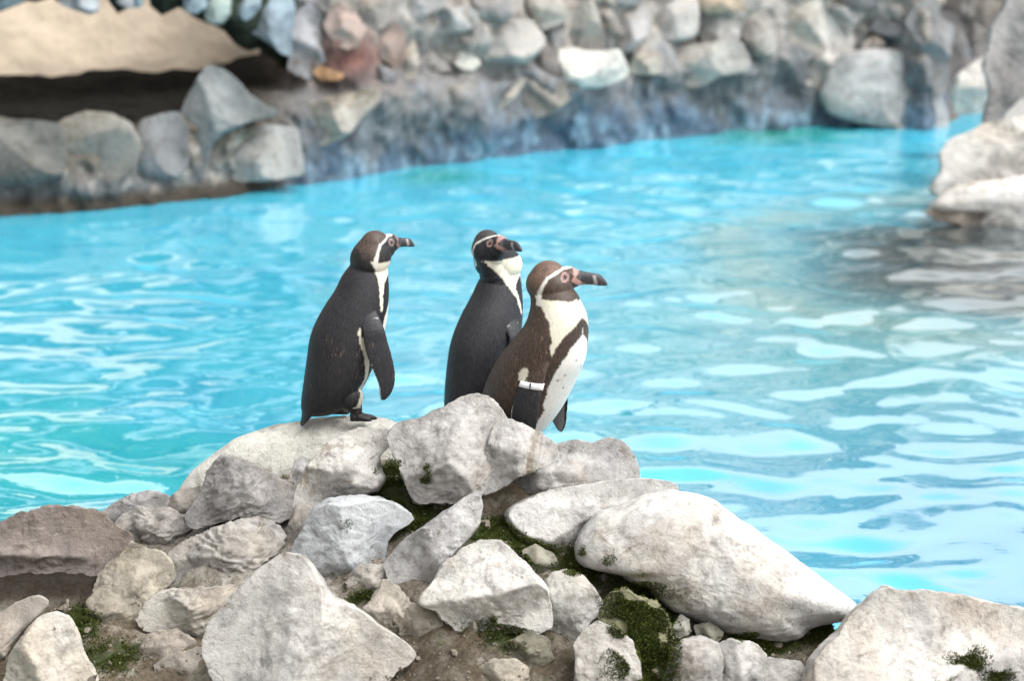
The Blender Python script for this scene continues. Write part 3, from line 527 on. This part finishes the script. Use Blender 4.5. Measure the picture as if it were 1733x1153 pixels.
for i, (lab, fr, pl, op) in enumerate(near):
    poly = frame(fr, pl); op = dict(op); c = op.get('c2') or centroid(poly); off = op.pop('off', .02); Yc = op.pop('Y', None)
    p = at_y(*c, Yc) if Yc else bank_hit(*c) - ray(*c) / np.linalg.norm(ray(*c)) * off
    op.setdefault('depth', .8)
    n = 'pebble' if 'pebble' in lab else ('slab' if ' slab ' in lab and 'behind' not in lab and 'crevice' not in lab.split('slab')[0] and lab.startswith(('flat',)) else 'boulder')
    o = stone(n, poly, p, seed=400 + i, **op); tag(o, lab, {'pebble': 'pebble', 'slab': 'slab', 'boulder': 'boulder'}[n], 'boulders piled on the near bank'); rocks.append(o)

# ------------------------------------------------------------------ moss and grit, on whatever surface they grow
near_bvh = bvh_of(rocks + [bed])
MV, MF, MC = [], [], []
def tuft(p, nrm, h, wd):
    nrm = (Vector(nrm) + Vector((random.gauss(0, .45), random.gauss(0, .45), .5 + random.gauss(0, .3)))).normalized()
    s = nrm.cross(Vector((random.gauss(0, 1), random.gauss(0, 1), random.gauss(0, 1)))).normalized() * wd
    k = len(MV); b = Vector(p) - nrm * .003
    MV.extend([tuple(b - s), tuple(b + s), tuple(b + nrm * h + s * .4), tuple(b + nrm * h - s * .3)]); MF.append((k, k + 1, k + 2, k + 3))
    g = random.random(); c = (.022 + .06 * g, .036 + .06 * g, .008 + .01 * g); MC.extend([c] * 4)
for (mx, my, rx, ry, a) in moss_spots:
    for _ in range(int(rx * ry * 4.5 * a)):
        x, y = random.gauss(mx, rx * .5), random.gauss(my, ry * .5)
        h = hit(near_bvh, x, y)
        if h[0] is None: continue
        p = h[0]; v = pn(np.array([[p.x * 14, p.y * 14, p.z * 14]]), 71)[0]
        onbed = p.z - bank(p.x, p.y) < .04
        if v < (-.4 if onbed else (-.12 if 1010 < x < 1155 and y > 985 else .02 if x > 1570 else .5)): continue
        for _ in range(2): tuft((p.x + random.gauss(0, .004), p.y + random.gauss(0, .004), p.z), h[1], random.uniform(.003, .008), random.uniform(.0010, .0024))
tag(obj('moss', MV, MF, M_moss, col=np.array(MC)), kind='stuff')
PV, PF = [], []; Db, Fb = cubesphere(2)
for _ in range(2600):
    x, y = random.uniform(-20, 1760), random.uniform(760, 1180); h = hit(near_bvh, x, y)
    if h[0] is None or h[0].z - bank(h[0].x, h[0].y) > .045 or (x < 330 and y < 1015): continue
    r = random.uniform(.0025, .006) if random.random() < .92 else random.uniform(.008, .016); k = len(PV)
    q = Db * (1 + .25 * rng.normal(size=(len(Db), 1))) * r * rng.uniform(.6, 1.2, 3) + np.array(h[0]); PV.extend(map(tuple, q)); PF.extend((Fb + k).tolist())
gr = obj('gravel', PV, PF, M_rock, flat=True); gr.color = (.17, .15, .12, 1); tag(gr, kind='stuff')

# ------------------------------------------------------------------ penguins
U = .59e-3    # metres per trace unit, upright
SEC = np.array([  # back (u,v), front (u,v), half width (m): from neck to rump
 (402,222, 556,232, .034),(364,264, 574,278, .045),(322,318, 578,330, .057),(283,392, 580,405, .071),(222,480, 574,500, .085),(170,570, 558,595, .094),(140,650, 535,685, .099),
 (124,740, 505,775, .100),(110,830, 470,850, .097),(97,910, 428,920, .088),(86,980, 372,988, .072),(84,1030, 310,1034, .055), (100,1060, 250,1062, .030)], float)
def catmull(A, m):
    A = np.asarray(A, float); t = np.linspace(0, len(A) - 1, m); i = np.clip(t.astype(int), 0, len(A) - 2); f = (t - i)[:, None]
    g = lambda k: A[np.clip(i + k, 0, len(A) - 1)]
    return .5 * ((2 * g(0)) + (g(1) - g(-1)) * f + (2 * g(-1) - 5 * g(0) + 4 * g(1) - g(2)) * f ** 2 + (-g(-1) + 3 * g(0) - 3 * g(1) + g(2)) * f ** 3)
def loft(rings):
    """rings: list of (k,3) arrays -> closed surface"""
    k = len(rings[0]); V = np.concatenate(rings + [rings[0].mean(0)[None], rings[-1].mean(0)[None]]); F = []
    for a in range(len(rings) - 1):
        for j in range(k): F.append((a * k + j, a * k + (j + 1) % k, (a + 1) * k + (j + 1) % k, (a + 1) * k + j))
    n = len(rings) * k
    for j in range(k): F.append((n, (j + 1) % k, j)); F.append((n + 1, (len(rings) - 1) * k + j, (len(rings) - 1) * k + (j + 1) % k))
    return V, F
def ell(c, r, rot=None):
    D, F = cubesphere(8); V = D * np.array(r)
    if rot is not None: V = V @ rot.T
    return V + np.array(c), F.tolist()
def roty(a): c, s = math.cos(a), math.sin(a); return np.array([[c, 0, s], [0, 1, 0], [-s, 0, c]])
def rotz(a): c, s = math.cos(a), math.sin(a); return np.array([[c, -s, 0], [s, c, 0], [0, 0, 1]])
A40 = np.linspace(0, 2 * np.pi, 40, endpoint=False); A20 = np.linspace(0, 2 * np.pi, 20, endpoint=False)
def flipper_rings(pts, side, grow=0.):
    """pts rows: x, y(out), z, chord, thick, chord angle from +X in the XZ plane (deg), splay"""
    P = catmull(np.array(pts, float), 26); out = []
    for x, y, z, ch, th, an in P:
        d = np.array([math.cos(R(an)), 0, math.sin(R(an))]); nrm = np.array([0, side, 0.])
        c = np.array([x, side * y, z])
        out.append(c + (np.cos(A20) * (ch / 2 + grow))[:, None] * d + (np.sin(A20) * (th / 2 + grow))[:, None] * nrm)
    return out
def remesh(parts, vox):
    V, F = [], []
    for v, f in parts:
        k = len(V); V.extend(map(tuple, v)); F.extend([tuple(i + k for i in q) for q in f])
    me = bpy.data.meshes.new('tmp'); me.from_pydata(V, [], F); o = bpy.data.objects.new('tmp', me); COL.objects.link(o)
    m = o.modifiers.new('r', 'REMESH'); m.mode = 'VOXEL'; m.voxel_size = vox; m.adaptivity = 0
    ev = o.evaluated_get(bpy.context.evaluated_depsgraph_get()); em = ev.to_mesh()
    n = len(em.vertices); co = np.empty(n * 3); em.vertices.foreach_get('co', co); co = co.reshape(-1, 3)
    Fq = np.array([list(p.vertices) for p in em.polygons if len(p.vertices) == 4])
    ev.to_mesh_clear(); bpy.data.objects.remove(o); bpy.data.meshes.remove(me)
    E = np.concatenate([Fq[:, [0, 1]], Fq[:, [1, 2]], Fq[:, [2, 3]], Fq[:, [3, 0]]]); E = np.concatenate([E, E[:, ::-1]])
    deg = np.bincount(E[:, 0], minlength=n)[:, None]
    for it in range(10):
        f = .55 if it % 2 == 0 else -.40 if it < 6 else .0
        s = np.stack([np.bincount(E[:, 0], co[E[:, 1], k], n) for k in range(3)], 1) / np.maximum(deg, 1); co = co + (s - co) * f
    return co, Fq
def seg_dist(x, z, pts):
    d = np.full(len(x), 9.); wv = np.zeros(len(x))
    for (a, b, wa), (c, e, we) in zip(pts[:-1], pts[1:]):
        ux, uz = c - a, e - b; t = np.clip(((x - a) * ux + (z - b) * uz) / (ux * ux + uz * uz), 0, 1)
        dd = np.hypot(x - a - t * ux, z - b - t * uz) - (wa + (we - wa) * t); d = np.minimum(d, dd)
    return d
def in_poly(x, z, poly):
    ins = np.zeros(len(x), bool); P = np.array(poly, float); j = len(P) - 1
    for i in range(len(P)):
        c = ((P[i, 1] > z) != (P[j, 1] > z)) & (x < (P[j, 0] - P[i, 0]) * (z - P[i, 1]) / (P[j, 1] - P[i, 1] + 1e-12) + P[i, 0]); ins ^= c; j = i
    return ins
def feather_material(name, fleck, amt):
    m, nt, b = newmat(name); a = N(nt, 'ShaderNodeAttribute', attribute_name='col'); tc = N(nt, 'ShaderNodeTexCoord')
    mp = N(nt, 'ShaderNodeMapping'); mp.inputs['Scale'].default_value = (1, 1, .28); mp.inputs['Rotation'].default_value = (0, R(-18), 0); nt.links.new(tc.outputs['Object'], mp.inputs[0])
    n1 = noise(nt, mp.outputs[0], 150, 4, .65, .3); n2 = noise(nt, mp.outputs[0], 14, 4, .6)
    dark = N(nt, 'ShaderNodeSeparateColor'); nt.links.new(a.outputs[0], dark.inputs[0]); isd = ramp(nt, dark.outputs[1], .2, .08)
    vo = N(nt, 'ShaderNodeTexVoronoi', Scale=190.); nt.links.new(mp.outputs[0], vo.inputs['Vector'])
    f1 = N(nt, 'ShaderNodeMath', operation='MULTIPLY'); nt.links.new(ramp(nt, n1, .56, .72), f1.inputs[0]); nt.links.new(ramp(nt, n2, .42, .62), f1.inputs[1])
    f2 = N(nt, 'ShaderNodeMath', operation='MULTIPLY'); nt.links.new(f1.outputs[0], f2.inputs[0]); nt.links.new(isd, f2.inputs[1])
    f3 = N(nt, 'ShaderNodeMath', operation='MULTIPLY'); nt.links.new(f2.outputs[0], f3.inputs[0]); f3.inputs[1].default_value = amt
    c = mix(nt, a.outputs[0], fleck, f3.outputs[0])
    c = mix(nt, c, (.78, .78, .78), ramp(nt, n1, .5, .3), 'MULTIPLY')
    sc = N(nt, 'ShaderNodeMath', operation='MULTIPLY'); nt.links.new(ramp(nt, vo.outputs['Distance'], .25, .75), sc.inputs[0]); nt.links.new(isd, sc.inputs[1])
    c = mix(nt, c, (1.7, 1.6, 1.55), sc.outputs[0], 'MULTIPLY')
    nt.links.new(c, b.inputs['Base Color']); b.inputs['Roughness'].default_value = .55; b.inputs['Specular IOR Level'].default_value = .3
    bp = N(nt, 'ShaderNodeBump', Strength=.28, Distance=.003); nt.links.new(n1, bp.inputs['Height']); bp2 = N(nt, 'ShaderNodeBump', Strength=.14, Distance=.002, invert=True); nt.links.new(vo.outputs['Distance'], bp2.inputs['Height']); nt.links.new(bp.outputs[0], bp2.inputs['Normal']); nt.links.new(bp2.outputs[0], b.inputs['Normal'])
    return m
M_eye = plain('eye_dark', (.05, .018, .012), .08, .6); M_band = plain('band_white', (.72, .73, .75), .35, .5); M_clasp = plain('band_slot', (.04, .04, .045), .5)

def penguin(label, foot, yaw, scale, head_yaw, head_pitch, head_at, fl_r, fl_l, back, crown, fleck, famt, wide=1., deep=1., twist=0., band=None, specks=False, lean=0., fl_from=3, bs=1., SEC=SEC, pink=(.42, .235, .205), belly=428, stripe_t=([225,240,290,340,400,490],[88,82,66,56,51,46]), inner_t=([285,320,345,400,460],[-5,30,42,46,48]), lw=.85, nape=False):
    """local frame: +X the way the breast faces, +Y the bird's left, Z up, metres, feet at the origin"""
    T = lambda u, v: np.array([(u - 330) * .57e-3, 0, (1085 - v) * U])
    sec = catmull(SEC, 70); cen, axd, aa, bbw = [], [], [], []
    for ub, vb, uf, vf, hw in sec:
        B, Fp = T(ub, vb), T(uf, vf); c = (B + Fp) / 2; d = Fp - B; L = np.linalg.norm(d); cen.append(c + np.array([lean * c[2], 0, 0])); axd.append(d / L); aa.append(L / 2 * deep); bbw.append(hw * wide)
    cen, axd, aa, bbw = map(np.array, (cen, axd, aa, bbw)); fine_ = [catmull(k_, 260) for k_ in (cen, axd, aa[:, None], bbw[:, None])]
    rings = [cen[i] + (np.cos(A40) * aa[i])[:, None] * axd[i] + (np.sin(A40) * bbw[i])[:, None] * np.array([0, 1, 0]) for i in range(len(cen))]
    parts = [loft(rings)]
    # tail, thighs, legs, webbed feet
    t0, t1 = T(150, 1000), T(84, 1112)
    parts.append(loft([np.array(c) + (np.cos(A20) * a)[:, None] * np.array([.85, 0, .5]) + (np.sin(A20) * b)[:, None] * np.array([0, 1, 0]) for c, a, b in ((T(200, 930), .055, .06), (T(160, 985), .046, .056), (T(128, 1045), .028, .045), (T(106, 1085), .016, .036), (t1, .006, .026))]))
    for s in (-1, 1):
        y = s * .048; dx = .028 if s < 0 else -.03
        parts.append(ell((T(322, 985)[0] + dx * .6, y, .074), (.038, .032, .042)))
        parts.append(ell((.000 + dx, y, .036), (.018, .016, .040)))
        for ta, tl in ((-.40, .050), (0., .066), (.40, .050)):
            d = np.array([math.cos(ta), math.sin(ta), 0]); q = np.array([-d[1], d[0], 0]); rr_ = []
            for t, hw, hh in ((-.25, .011, .014), (.1, .013, .016), (.5, .0135, .011), (.85, .009, .008), (1.05, .003, .003)):
                c = np.array([dx - .004, y, hh * .85]) + d * tl * t; rr_.append(c + (np.cos(A20) * hw)[:, None] * q + (np.sin(A20) * hh)[:, None] * np.array([0, 0, 1]))
            parts.append(loft(rr_))
    # head
    hc = np.array(head_at, float); HR = rotz(head_yaw) @ roty(-head_pitch); k = 1e-3
    H = lambda x, y, z: hc + HR @ (np.array([x, y, z]) * k)
    def hell(c, r): v, f = ell((0, 0, 0), np.array(r) * k, HR); return v + H(*c), f
    parts += [hell((0, 0, 0), (50, 41, 49)), hell((26, 0, -9), (44, 37, 39)), hell((50, 0, 4), (38, 28, 31)), hell((12, 0, -34), (42, 35, 32)), *([hell((-12, 0, -36), (43, 38, 46)), hell((-12, 0, -54), (41, 37, 44))] if nape else [hell((-2, 0, -38), (41, 37, 44))]), hell((66 - 8 * (1 - bs), 0, 2), (26, 20, 25 * (.4 + .6 * bs)))]
    bl = [(62, 5, 15, 24), (84, 5, 12.5, 21.5), (104, 4, 10.5, 18.5), (122, 3, 9.5, 17.5), (138, 1, 9, 17), (150, -3, 7.5, 13), (159, -8, 5, 7), (164, -12, 2, 2.5)]
    parts.append(loft([np.array([H(62 + (x - 62) * bs, math.sin(t) * hw * bs, z + math.cos(t) * hh * bs) for t in A20]) for x, z, hw, hh in catmull(bl, 16)]))
    n0 = cen[2]                     # neck: bridge the loft to the skull
    for t in np.linspace(0, 1, 7):
        q = n0 * (1 - t) + H(-6, 0, -12) * t; v, f = ell((0, 0, 0), (.062 * (1 - t) + .050 * t + .007 * math.sin(math.pi * t), .056 * (1 - t) + .044 * t + .004 * math.sin(math.pi * t), .052)); parts.append((v + q, f))
    if nape:                        # throat running down into the breast
        for t in np.linspace(0, 1, 6):
            q = H(4, 0, -48) * (1 - t) + (cen[16] + axd[16] * .014) * t; v, f = ell((0, 0, 0), (.040 + .020 * t, .038 + .020 * t, .045)); parts.append((v + q, f))
    fr = [flipper_rings(fl_r, -1), flipper_rings(fl_l, 1)]
    parts += [loft(r) for r in fr]
    V, F = remesh(parts, .0021)
    # ---------------- plumage
    n = len(V); nzv = fbm(V * 55, 81, 3); nz2 = fbm(V * np.array([260, 260, 90]), 82, 2)
    cen, axd, aa, bbw = fine_[0], fine_[1], fine_[2][:, 0], fine_[3][:, 0]
    best = np.full(n, 9.); si = np.zeros(n, int)
    for i in range(len(cen)):
        tdir = np.array([-axd[i][2], 0, axd[i][0]]); d = np.abs((V - cen[i]) @ tdir) + .15 * np.maximum(np.linalg.norm(V - cen[i], axis=1) - aa[i], 0); m = d < best; best[m] = d[m]; si[m] = i
    rel = V - cen[si]; xr = np.einsum('ij,ij->i', rel, axd[si]) / aa[si]; yr = rel[:, 1] / bbw[si]
    vv = catmull(catmull(SEC, 70), 260)[si][:, [1, 3]].mean(1)                    # trace height of the section
    tw = twist * np.interp(vv, [225, 300, 400, 520], [1, .8, .35, 0])
    th = np.degrees(np.arctan2(yr, xr)) - np.degrees(tw); th = np.abs((th + 180) % 360 - 180); th = th + 3.2 * nzv + 1.6 * nz2
    stripe = np.interp(vv, [*stripe_t[0],530,545,600,680,760,840,920,1000], [*stripe_t[1],50,78,77,63,50,38,37,40])
    shw = np.interp(vv, [225,300,340,400,475,500,540,560,600,1000], [8,6,5,4.5,4,-3,-3,5,5.5,5.5])
    t1_ = np.interp(vv + 428 - belly + 5 * nzv, [425,445,475,520,600,700,800,900,1000], [0,10,22,30,38,36,27,24,24]); t1_ = np.where(vv < belly + 6 * nzv, 0, t1_)
    C = np.tile(np.array(back, float), (n, 1)); WHT = np.array((.74, .73, .68)); CRM = np.array((.70, .67, .55))
    white = (th < t1_); st = np.abs(th - stripe) < shw; bib = (vv < 480) & (th < stripe) & (th > np.interp(vv + 6 * nzv, *inner_t))
    C[white] = WHT; C[st | bib] = CRM
    C[(vv > 1012) & (th > 30)] = back
    bandz = ~white & ~st & ~bib & (th < stripe); C[bandz] = np.array(back) * .85
    if specks:
        for a in range(5):
            v0, t0_, sgn = ((520,-8,0),(590,-20,0),(560,10,0),(655,-12,0),(610,-28,0),(700,-24,0),(480,4,0))[a]
            tt = np.degrees(np.arctan2(yr, xr)); C[(np.hypot((vv - v0) * .0006, np.radians(tt - t0_) * .1) < .0032)] = (.16, .15, .14)
    # legs and feet
    foot_m = (V[:, 2] < .045) & (V[:, 0] > -.075); C[foot_m] = (.016, .015, .016)
    # flippers
    for sgn, rg_ in ((-1, fr[0]), (1, fr[1])):
        cs = np.array([q.mean(0) for q in rg_]); i = np.argmin(np.linalg.norm(V[:, None, :] - cs[None], axis=2), 1)
        ex = (rg_[0][0] - cs[0]); D_ = np.array([q[0] - c for q, c in zip(rg_, cs)]); L_ = np.linalg.norm(D_, axis=1)
        dv = V - cs[i]; u = np.einsum('ij,ij->i', dv, D_[i]) / np.maximum(L_[i], .004) ** 2; thk = np.abs(dv[:, 1])
        hw = np.array([abs(q[5][1] - c[1]) for q, c in zip(rg_, cs)])[i]
        fm = (np.abs(u) < 1.12) & (thk < hw + .003) & (i >= fl_from ) & (np.linalg.norm(dv, axis=1) < L_[i] * 1.15 + .004)
        C[fm] = np.array((.013, .014, .017))
        C[fm & (u < -.90) & (i > max(11, fl_from + 1))] = (.55, .54, .5)
        C[fm & ((V[:, 1] - cs[i][:, 1]) * sgn < -.001) & (np.abs(u) < .75)] = (.30, .30, .30)
    # head
    q = (V - hc) @ HR / k; hx, hy, hz = q[:, 0], np.abs(q[:, 1]), q[:, 2]; hx = np.where(hx > 62, 62 + (hx - 62) / bs, hx); jx, jz = hx + 1.4 * nz2 + 1.2 * nzv, hz + 1.4 * nz2 + 1.2 * nzv
    jn = np.linalg.norm(q, axis=1) < 95
    head = (np.linalg.norm(q - np.array([20, 0, -5]), axis=1) < 160) & ((hz > -44) & (hx > -62) | (hx > 20) & (hz > -48)) & (hx < 175) & (np.linalg.norm(q, axis=1) < 180)
    cheek = np.array(back) * .9
    capm = head & (hz > -38)
    line = seg_dist(jx, jz, [(a_, b_, c_ * lw) for a_, b_, c_ in ((64, 35, 2.0), (41, 32, 3.2), (17, 23, 3.8), (-4, 11, 4.2), (-16, -9, 4.8), (-24, -31, 6.5), (-24, -56, 9.0))])
    inside = in_poly(jx, jz, [(64,35),(41,32),(17,23),(-4,11),(-16,-9),(-24,-31),(-20,-46),(28,-43),(60,-47),(90,-40),(100,0),(80,36)])
    kf = smooth(-62, -8, hz + .25 * (hx + 20))[:, None]; C[capm] = (np.array(crown) * kf + np.array(back) * (1 - kf))[capm]
    C[head & inside] = cheek
    thr = head & ~inside & (jz < -41) & (jx > -24); C[thr] = CRM
    C[(head | (jn & (hz > -62))) & (line < 0) & (hx < 66)] = (.72, .70, .64)
    bill = head & (hx > 78) & ~((hx < 84) & (hz > 30)); C[bill] = (.035, .036, .042)
    px_, pz_ = hx + 1.5 * nz2 + 1.5 * nzv, hz + 1.5 * nz2; pk = head & (in_poly(px_, pz_, [(64,34),(78,32),(82,25),(75,14),(70,10),(66,20)]) | in_poly(px_, pz_, [(60,4),(70,12),(76,6),(84,0),(104,-13),(92,-20),(80,-15),(70,-5)])) ; C[pk] = pink
    C[head & (np.hypot(hx - 43, hz - 12.5) < 11.5) & (hy > 18)] = np.array(pink) * .6 + .05
    C[head & (np.hypot(hx - 43, hz - 12.5) < 7.0) & (hy > 18)] = (.06, .04, .04)
    C[head & (np.hypot((hx - 55) * .8, hz + 13) < 5) & (hy > 8)] = cheek
    pale = bill & (np.abs(hx - 128 + .25 * hz) < 4.5) & (hz < 14) & (hy > 4); C[pale] = (.34, .33, .32)
    C[bill & (hz < -10) & (hx < 128) & (hx > 100)] = (.22, .19, .17)
    lo = np.array(C); e0 = np.concatenate([F[:, [0,1]], F[:, [1,2]], F[:, [2,3]], F[:, [3,0]]]); e0 = np.concatenate([e0, e0[:, ::-1]]); dg = np.bincount(e0[:, 0], minlength=n)
    for _ in range(2): lo = .4 * lo + .6 * np.stack([np.bincount(e0[:, 0], lo[e0[:, 1], k_], n) for k_ in range(3)], 1) / np.maximum(dg, 1)[:, None]
    m = feather_material('plumage', fleck, famt)
    o = obj('penguin', V * scale, F, m, None, tuple(foot), col=np.clip(lo * np.where(lo > .3, .78, .8), .005, 1)); o.rotation_euler = (0, 0, yaw)
    tag(o, label, 'penguin', 'penguins standing on the rocks')
    # eyes
    for s in (-1, 1):
        sel = np.where((np.hypot(q[:, 0] - 43, q[:, 2] - 12.5) < 4) & (q[:, 1] * s > 10))[0]
        yv = np.mean(q[sel, 1]) if len(sel) else s * 30
        ev, ef = ell(H(43, yv - s * 1.6, 12.5) * scale, (.0047 * scale,) * 3); obj('eye', ev, ef, M_eye, o)
    if band is not None:
        i0, i1 = band; rg_ = flipper_rings(fl_r, -1, .0022); inn = flipper_rings(fl_r, -1, .0004)
        rr_ = [rg_[i0], (rg_[i0] + rg_[i0 + 1]) / 2, rg_[i1]]; kk = 20; BV_ = np.concatenate(rr_ + [inn[i0], inn[i1]]); BF_ = []
        for a, b in ((0, 1), (1, 2), (3, 0), (2, 4)):
            for j in range(kk): BF_.append((a * kk + j, a * kk + (j + 1) % kk, b * kk + (j + 1) % kk, b * kk + j))
        bo = obj('wing_band', BV_ * scale, BF_, M_band, o)
        cm = (rg_[i0].mean(0) + rg_[i1].mean(0)) / 2; hh = np.linalg.norm(rg_[i0].mean(0) - rg_[i1].mean(0)) / 2
        yo = min(r_[:, 1].min() for r_ in rr_)
        cv = np.array([(x, y, z) for x in (-.0012, .0012) for y in (-.0012, .004) for z in (-hh * .95, hh * .95)]) + np.array([cm[0] + .004, yo, cm[2]])
        obj('clasp', cv * scale, [(0,1,3,2),(4,6,7,5),(0,4,5,1),(2,3,7,6),(0,2,6,4),(1,5,7,3)], M_clasp, bo, flat=True)
    return o
TT = lambda u, v: ((u - 330) * .57e-3, (1085 - v) * U)
def fl(rows): return [(*TT(u, v)[:1], y, TT(u, v)[1], ch, th, an) for u, v, y, ch, th, an in rows]
fl_fwd = fl([(430,470,.070,.060,.030,10),(462,560,.096,.066,.020,8),(480,640,.108,.074,.015,5),(505,720,.116,.076,.012,2),(532,800,.122,.066,.010,0),(546,870,.126,.052,.008,0),(535,925,.128,.036,.006,-5),(520,962,.128,.012,.004,-10)])
fl_dn = fl([(400,470,.070,.060,.030,10),(408,560,.098,.062,.020,5),(410,640,.114,.070,.015,3),(412,720,.124,.076,.012,0),(418,800,.130,.070,.010,-2),(424,870,.134,.056,.008,-4),(426,925,.136,.040,.006,-8),(424,962,.136,.014,.004,-12)])
fl_back = fl([(380,470,.070,.060,.030,10),(372,560,.098,.062,.020,0),(360,640,.112,.070,.015,-5),(345,720,.118,.074,.012,-8),(330,800,.120,.066,.010,-10),(315,870,.120,.052,.008,-12),(302,925,.120,.036,.006,-15),(296,962,.120,.012,.004,-18)])
def shift(rows, lean): return [(x + lean * z, y, z, ch, th, an) for x, y, z, ch, th, an in rows]
fl_p3 = fl([(430,440,.052,.050,.020,10),(430,540,.088,.064,.018,5),(425,640,.112,.076,.015,0),(422,720,.124,.086,.012,-4),(424,790,.130,.086,.010,-8),(430,860,.134,.072,.008,-10),(440,925,.136,.048,.006,-14),(446,962,.136,.016,.004,-18)])
fl_fwd[0] = fl([(430,450,.052,.050,.020,10)])[0]; fl_dn[0] = fl([(400,450,.052,.050,.020,10)])[0]
def sec3(rows):  # horizontal slices: centre x, height z, half depth, half width
    out = []
    for cx, z, a, b in rows: v = 1085 - z / U; out.append((330 + (cx - a) / .57e-3, v, 330 + (cx + a) / .57e-3, v, b))
    return np.array(out)
SEC3 = sec3([(.092, .525, .056, .046), (.105, .503, .067, .057), (.1145, .480, .070, .064), (.120, .450, .078, .074), (.115, .414, .086, .086), (.0987, .375, .100, .098), (.0704, .320, .119, .108), (.0408, .265, .123, .112), (.0105, .201, .1205, .110), (-.013, .154, .114, .102), (-.038, .11, .103, .090), (-.064, .07, .082, .070), (-.088, .046, .055, .045)])
def shift(rows, dx): return [(x + dx + .10 * max(0, z - .15), y, z, ch, th, an) for x, y, z, ch, th, an in rows]
h1 = (TT(506, 160)[0], 0, TT(506, 160)[1])
fl_fwd = fl([(430,450,.052,.050,.020,10),(462,560,.096,.066,.020,8),(476,640,.108,.074,.015,5),(496,720,.116,.076,.012,2),(518,800,.122,.066,.010,0),(526,862,.126,.052,.008,0),(516,912,.128,.036,.006,-5),(503,945,.128,.012,.004,-10)])
penguin('lone black penguin on the cream whaleback boulder, standing apart from the other two', at_y(585, 706, 7.33), R(12), 1.0, R(22), R(-2), h1, fl_fwd, fl_dn, (.013, .0135, .016), (.048, .034, .028), (.13, .09, .065), .6, bs=.82, pink=(.15, .095, .09))
penguin('black penguin turning its head back, half hidden behind the brown banded penguin', at_y(818, 720, 7.52), R(42), 1.04, R(-90), R(7), (TT(366, 122)[0], .0, TT(366, 122)[1]), fl_dn, fl_dn, (.015, .016, .020), (.032, .030, .032), (.08, .07, .066), .4, twist=R(-60), bs=.92, nape=True, lw=.62, pink=(.30, .19, .17))
penguin('brown white bellied penguin with a white band on its wing', at_y(882, 790, 7.30), R(-36), 1.15, R(36), R(-2), (.089, 0, .540), shift(fl_p3, .045), [(x - .012, y - .030, z + .012, ch, th, an) for x, y, z, ch, th, an in shift(fl_p3, .0)], (.045, .032, .025), (.095, .062, .046), (.20, .135, .095), .75, band=(6, 7), specks=True, fl_from=7, SEC=SEC3, belly=405,
        stripe_t=([225,263,300,338,412,490],[104,92,79,67,55,52]), inner_t=([300,338,385,412,450,475],[-20,10,33,41,47,49]), bs=.95)
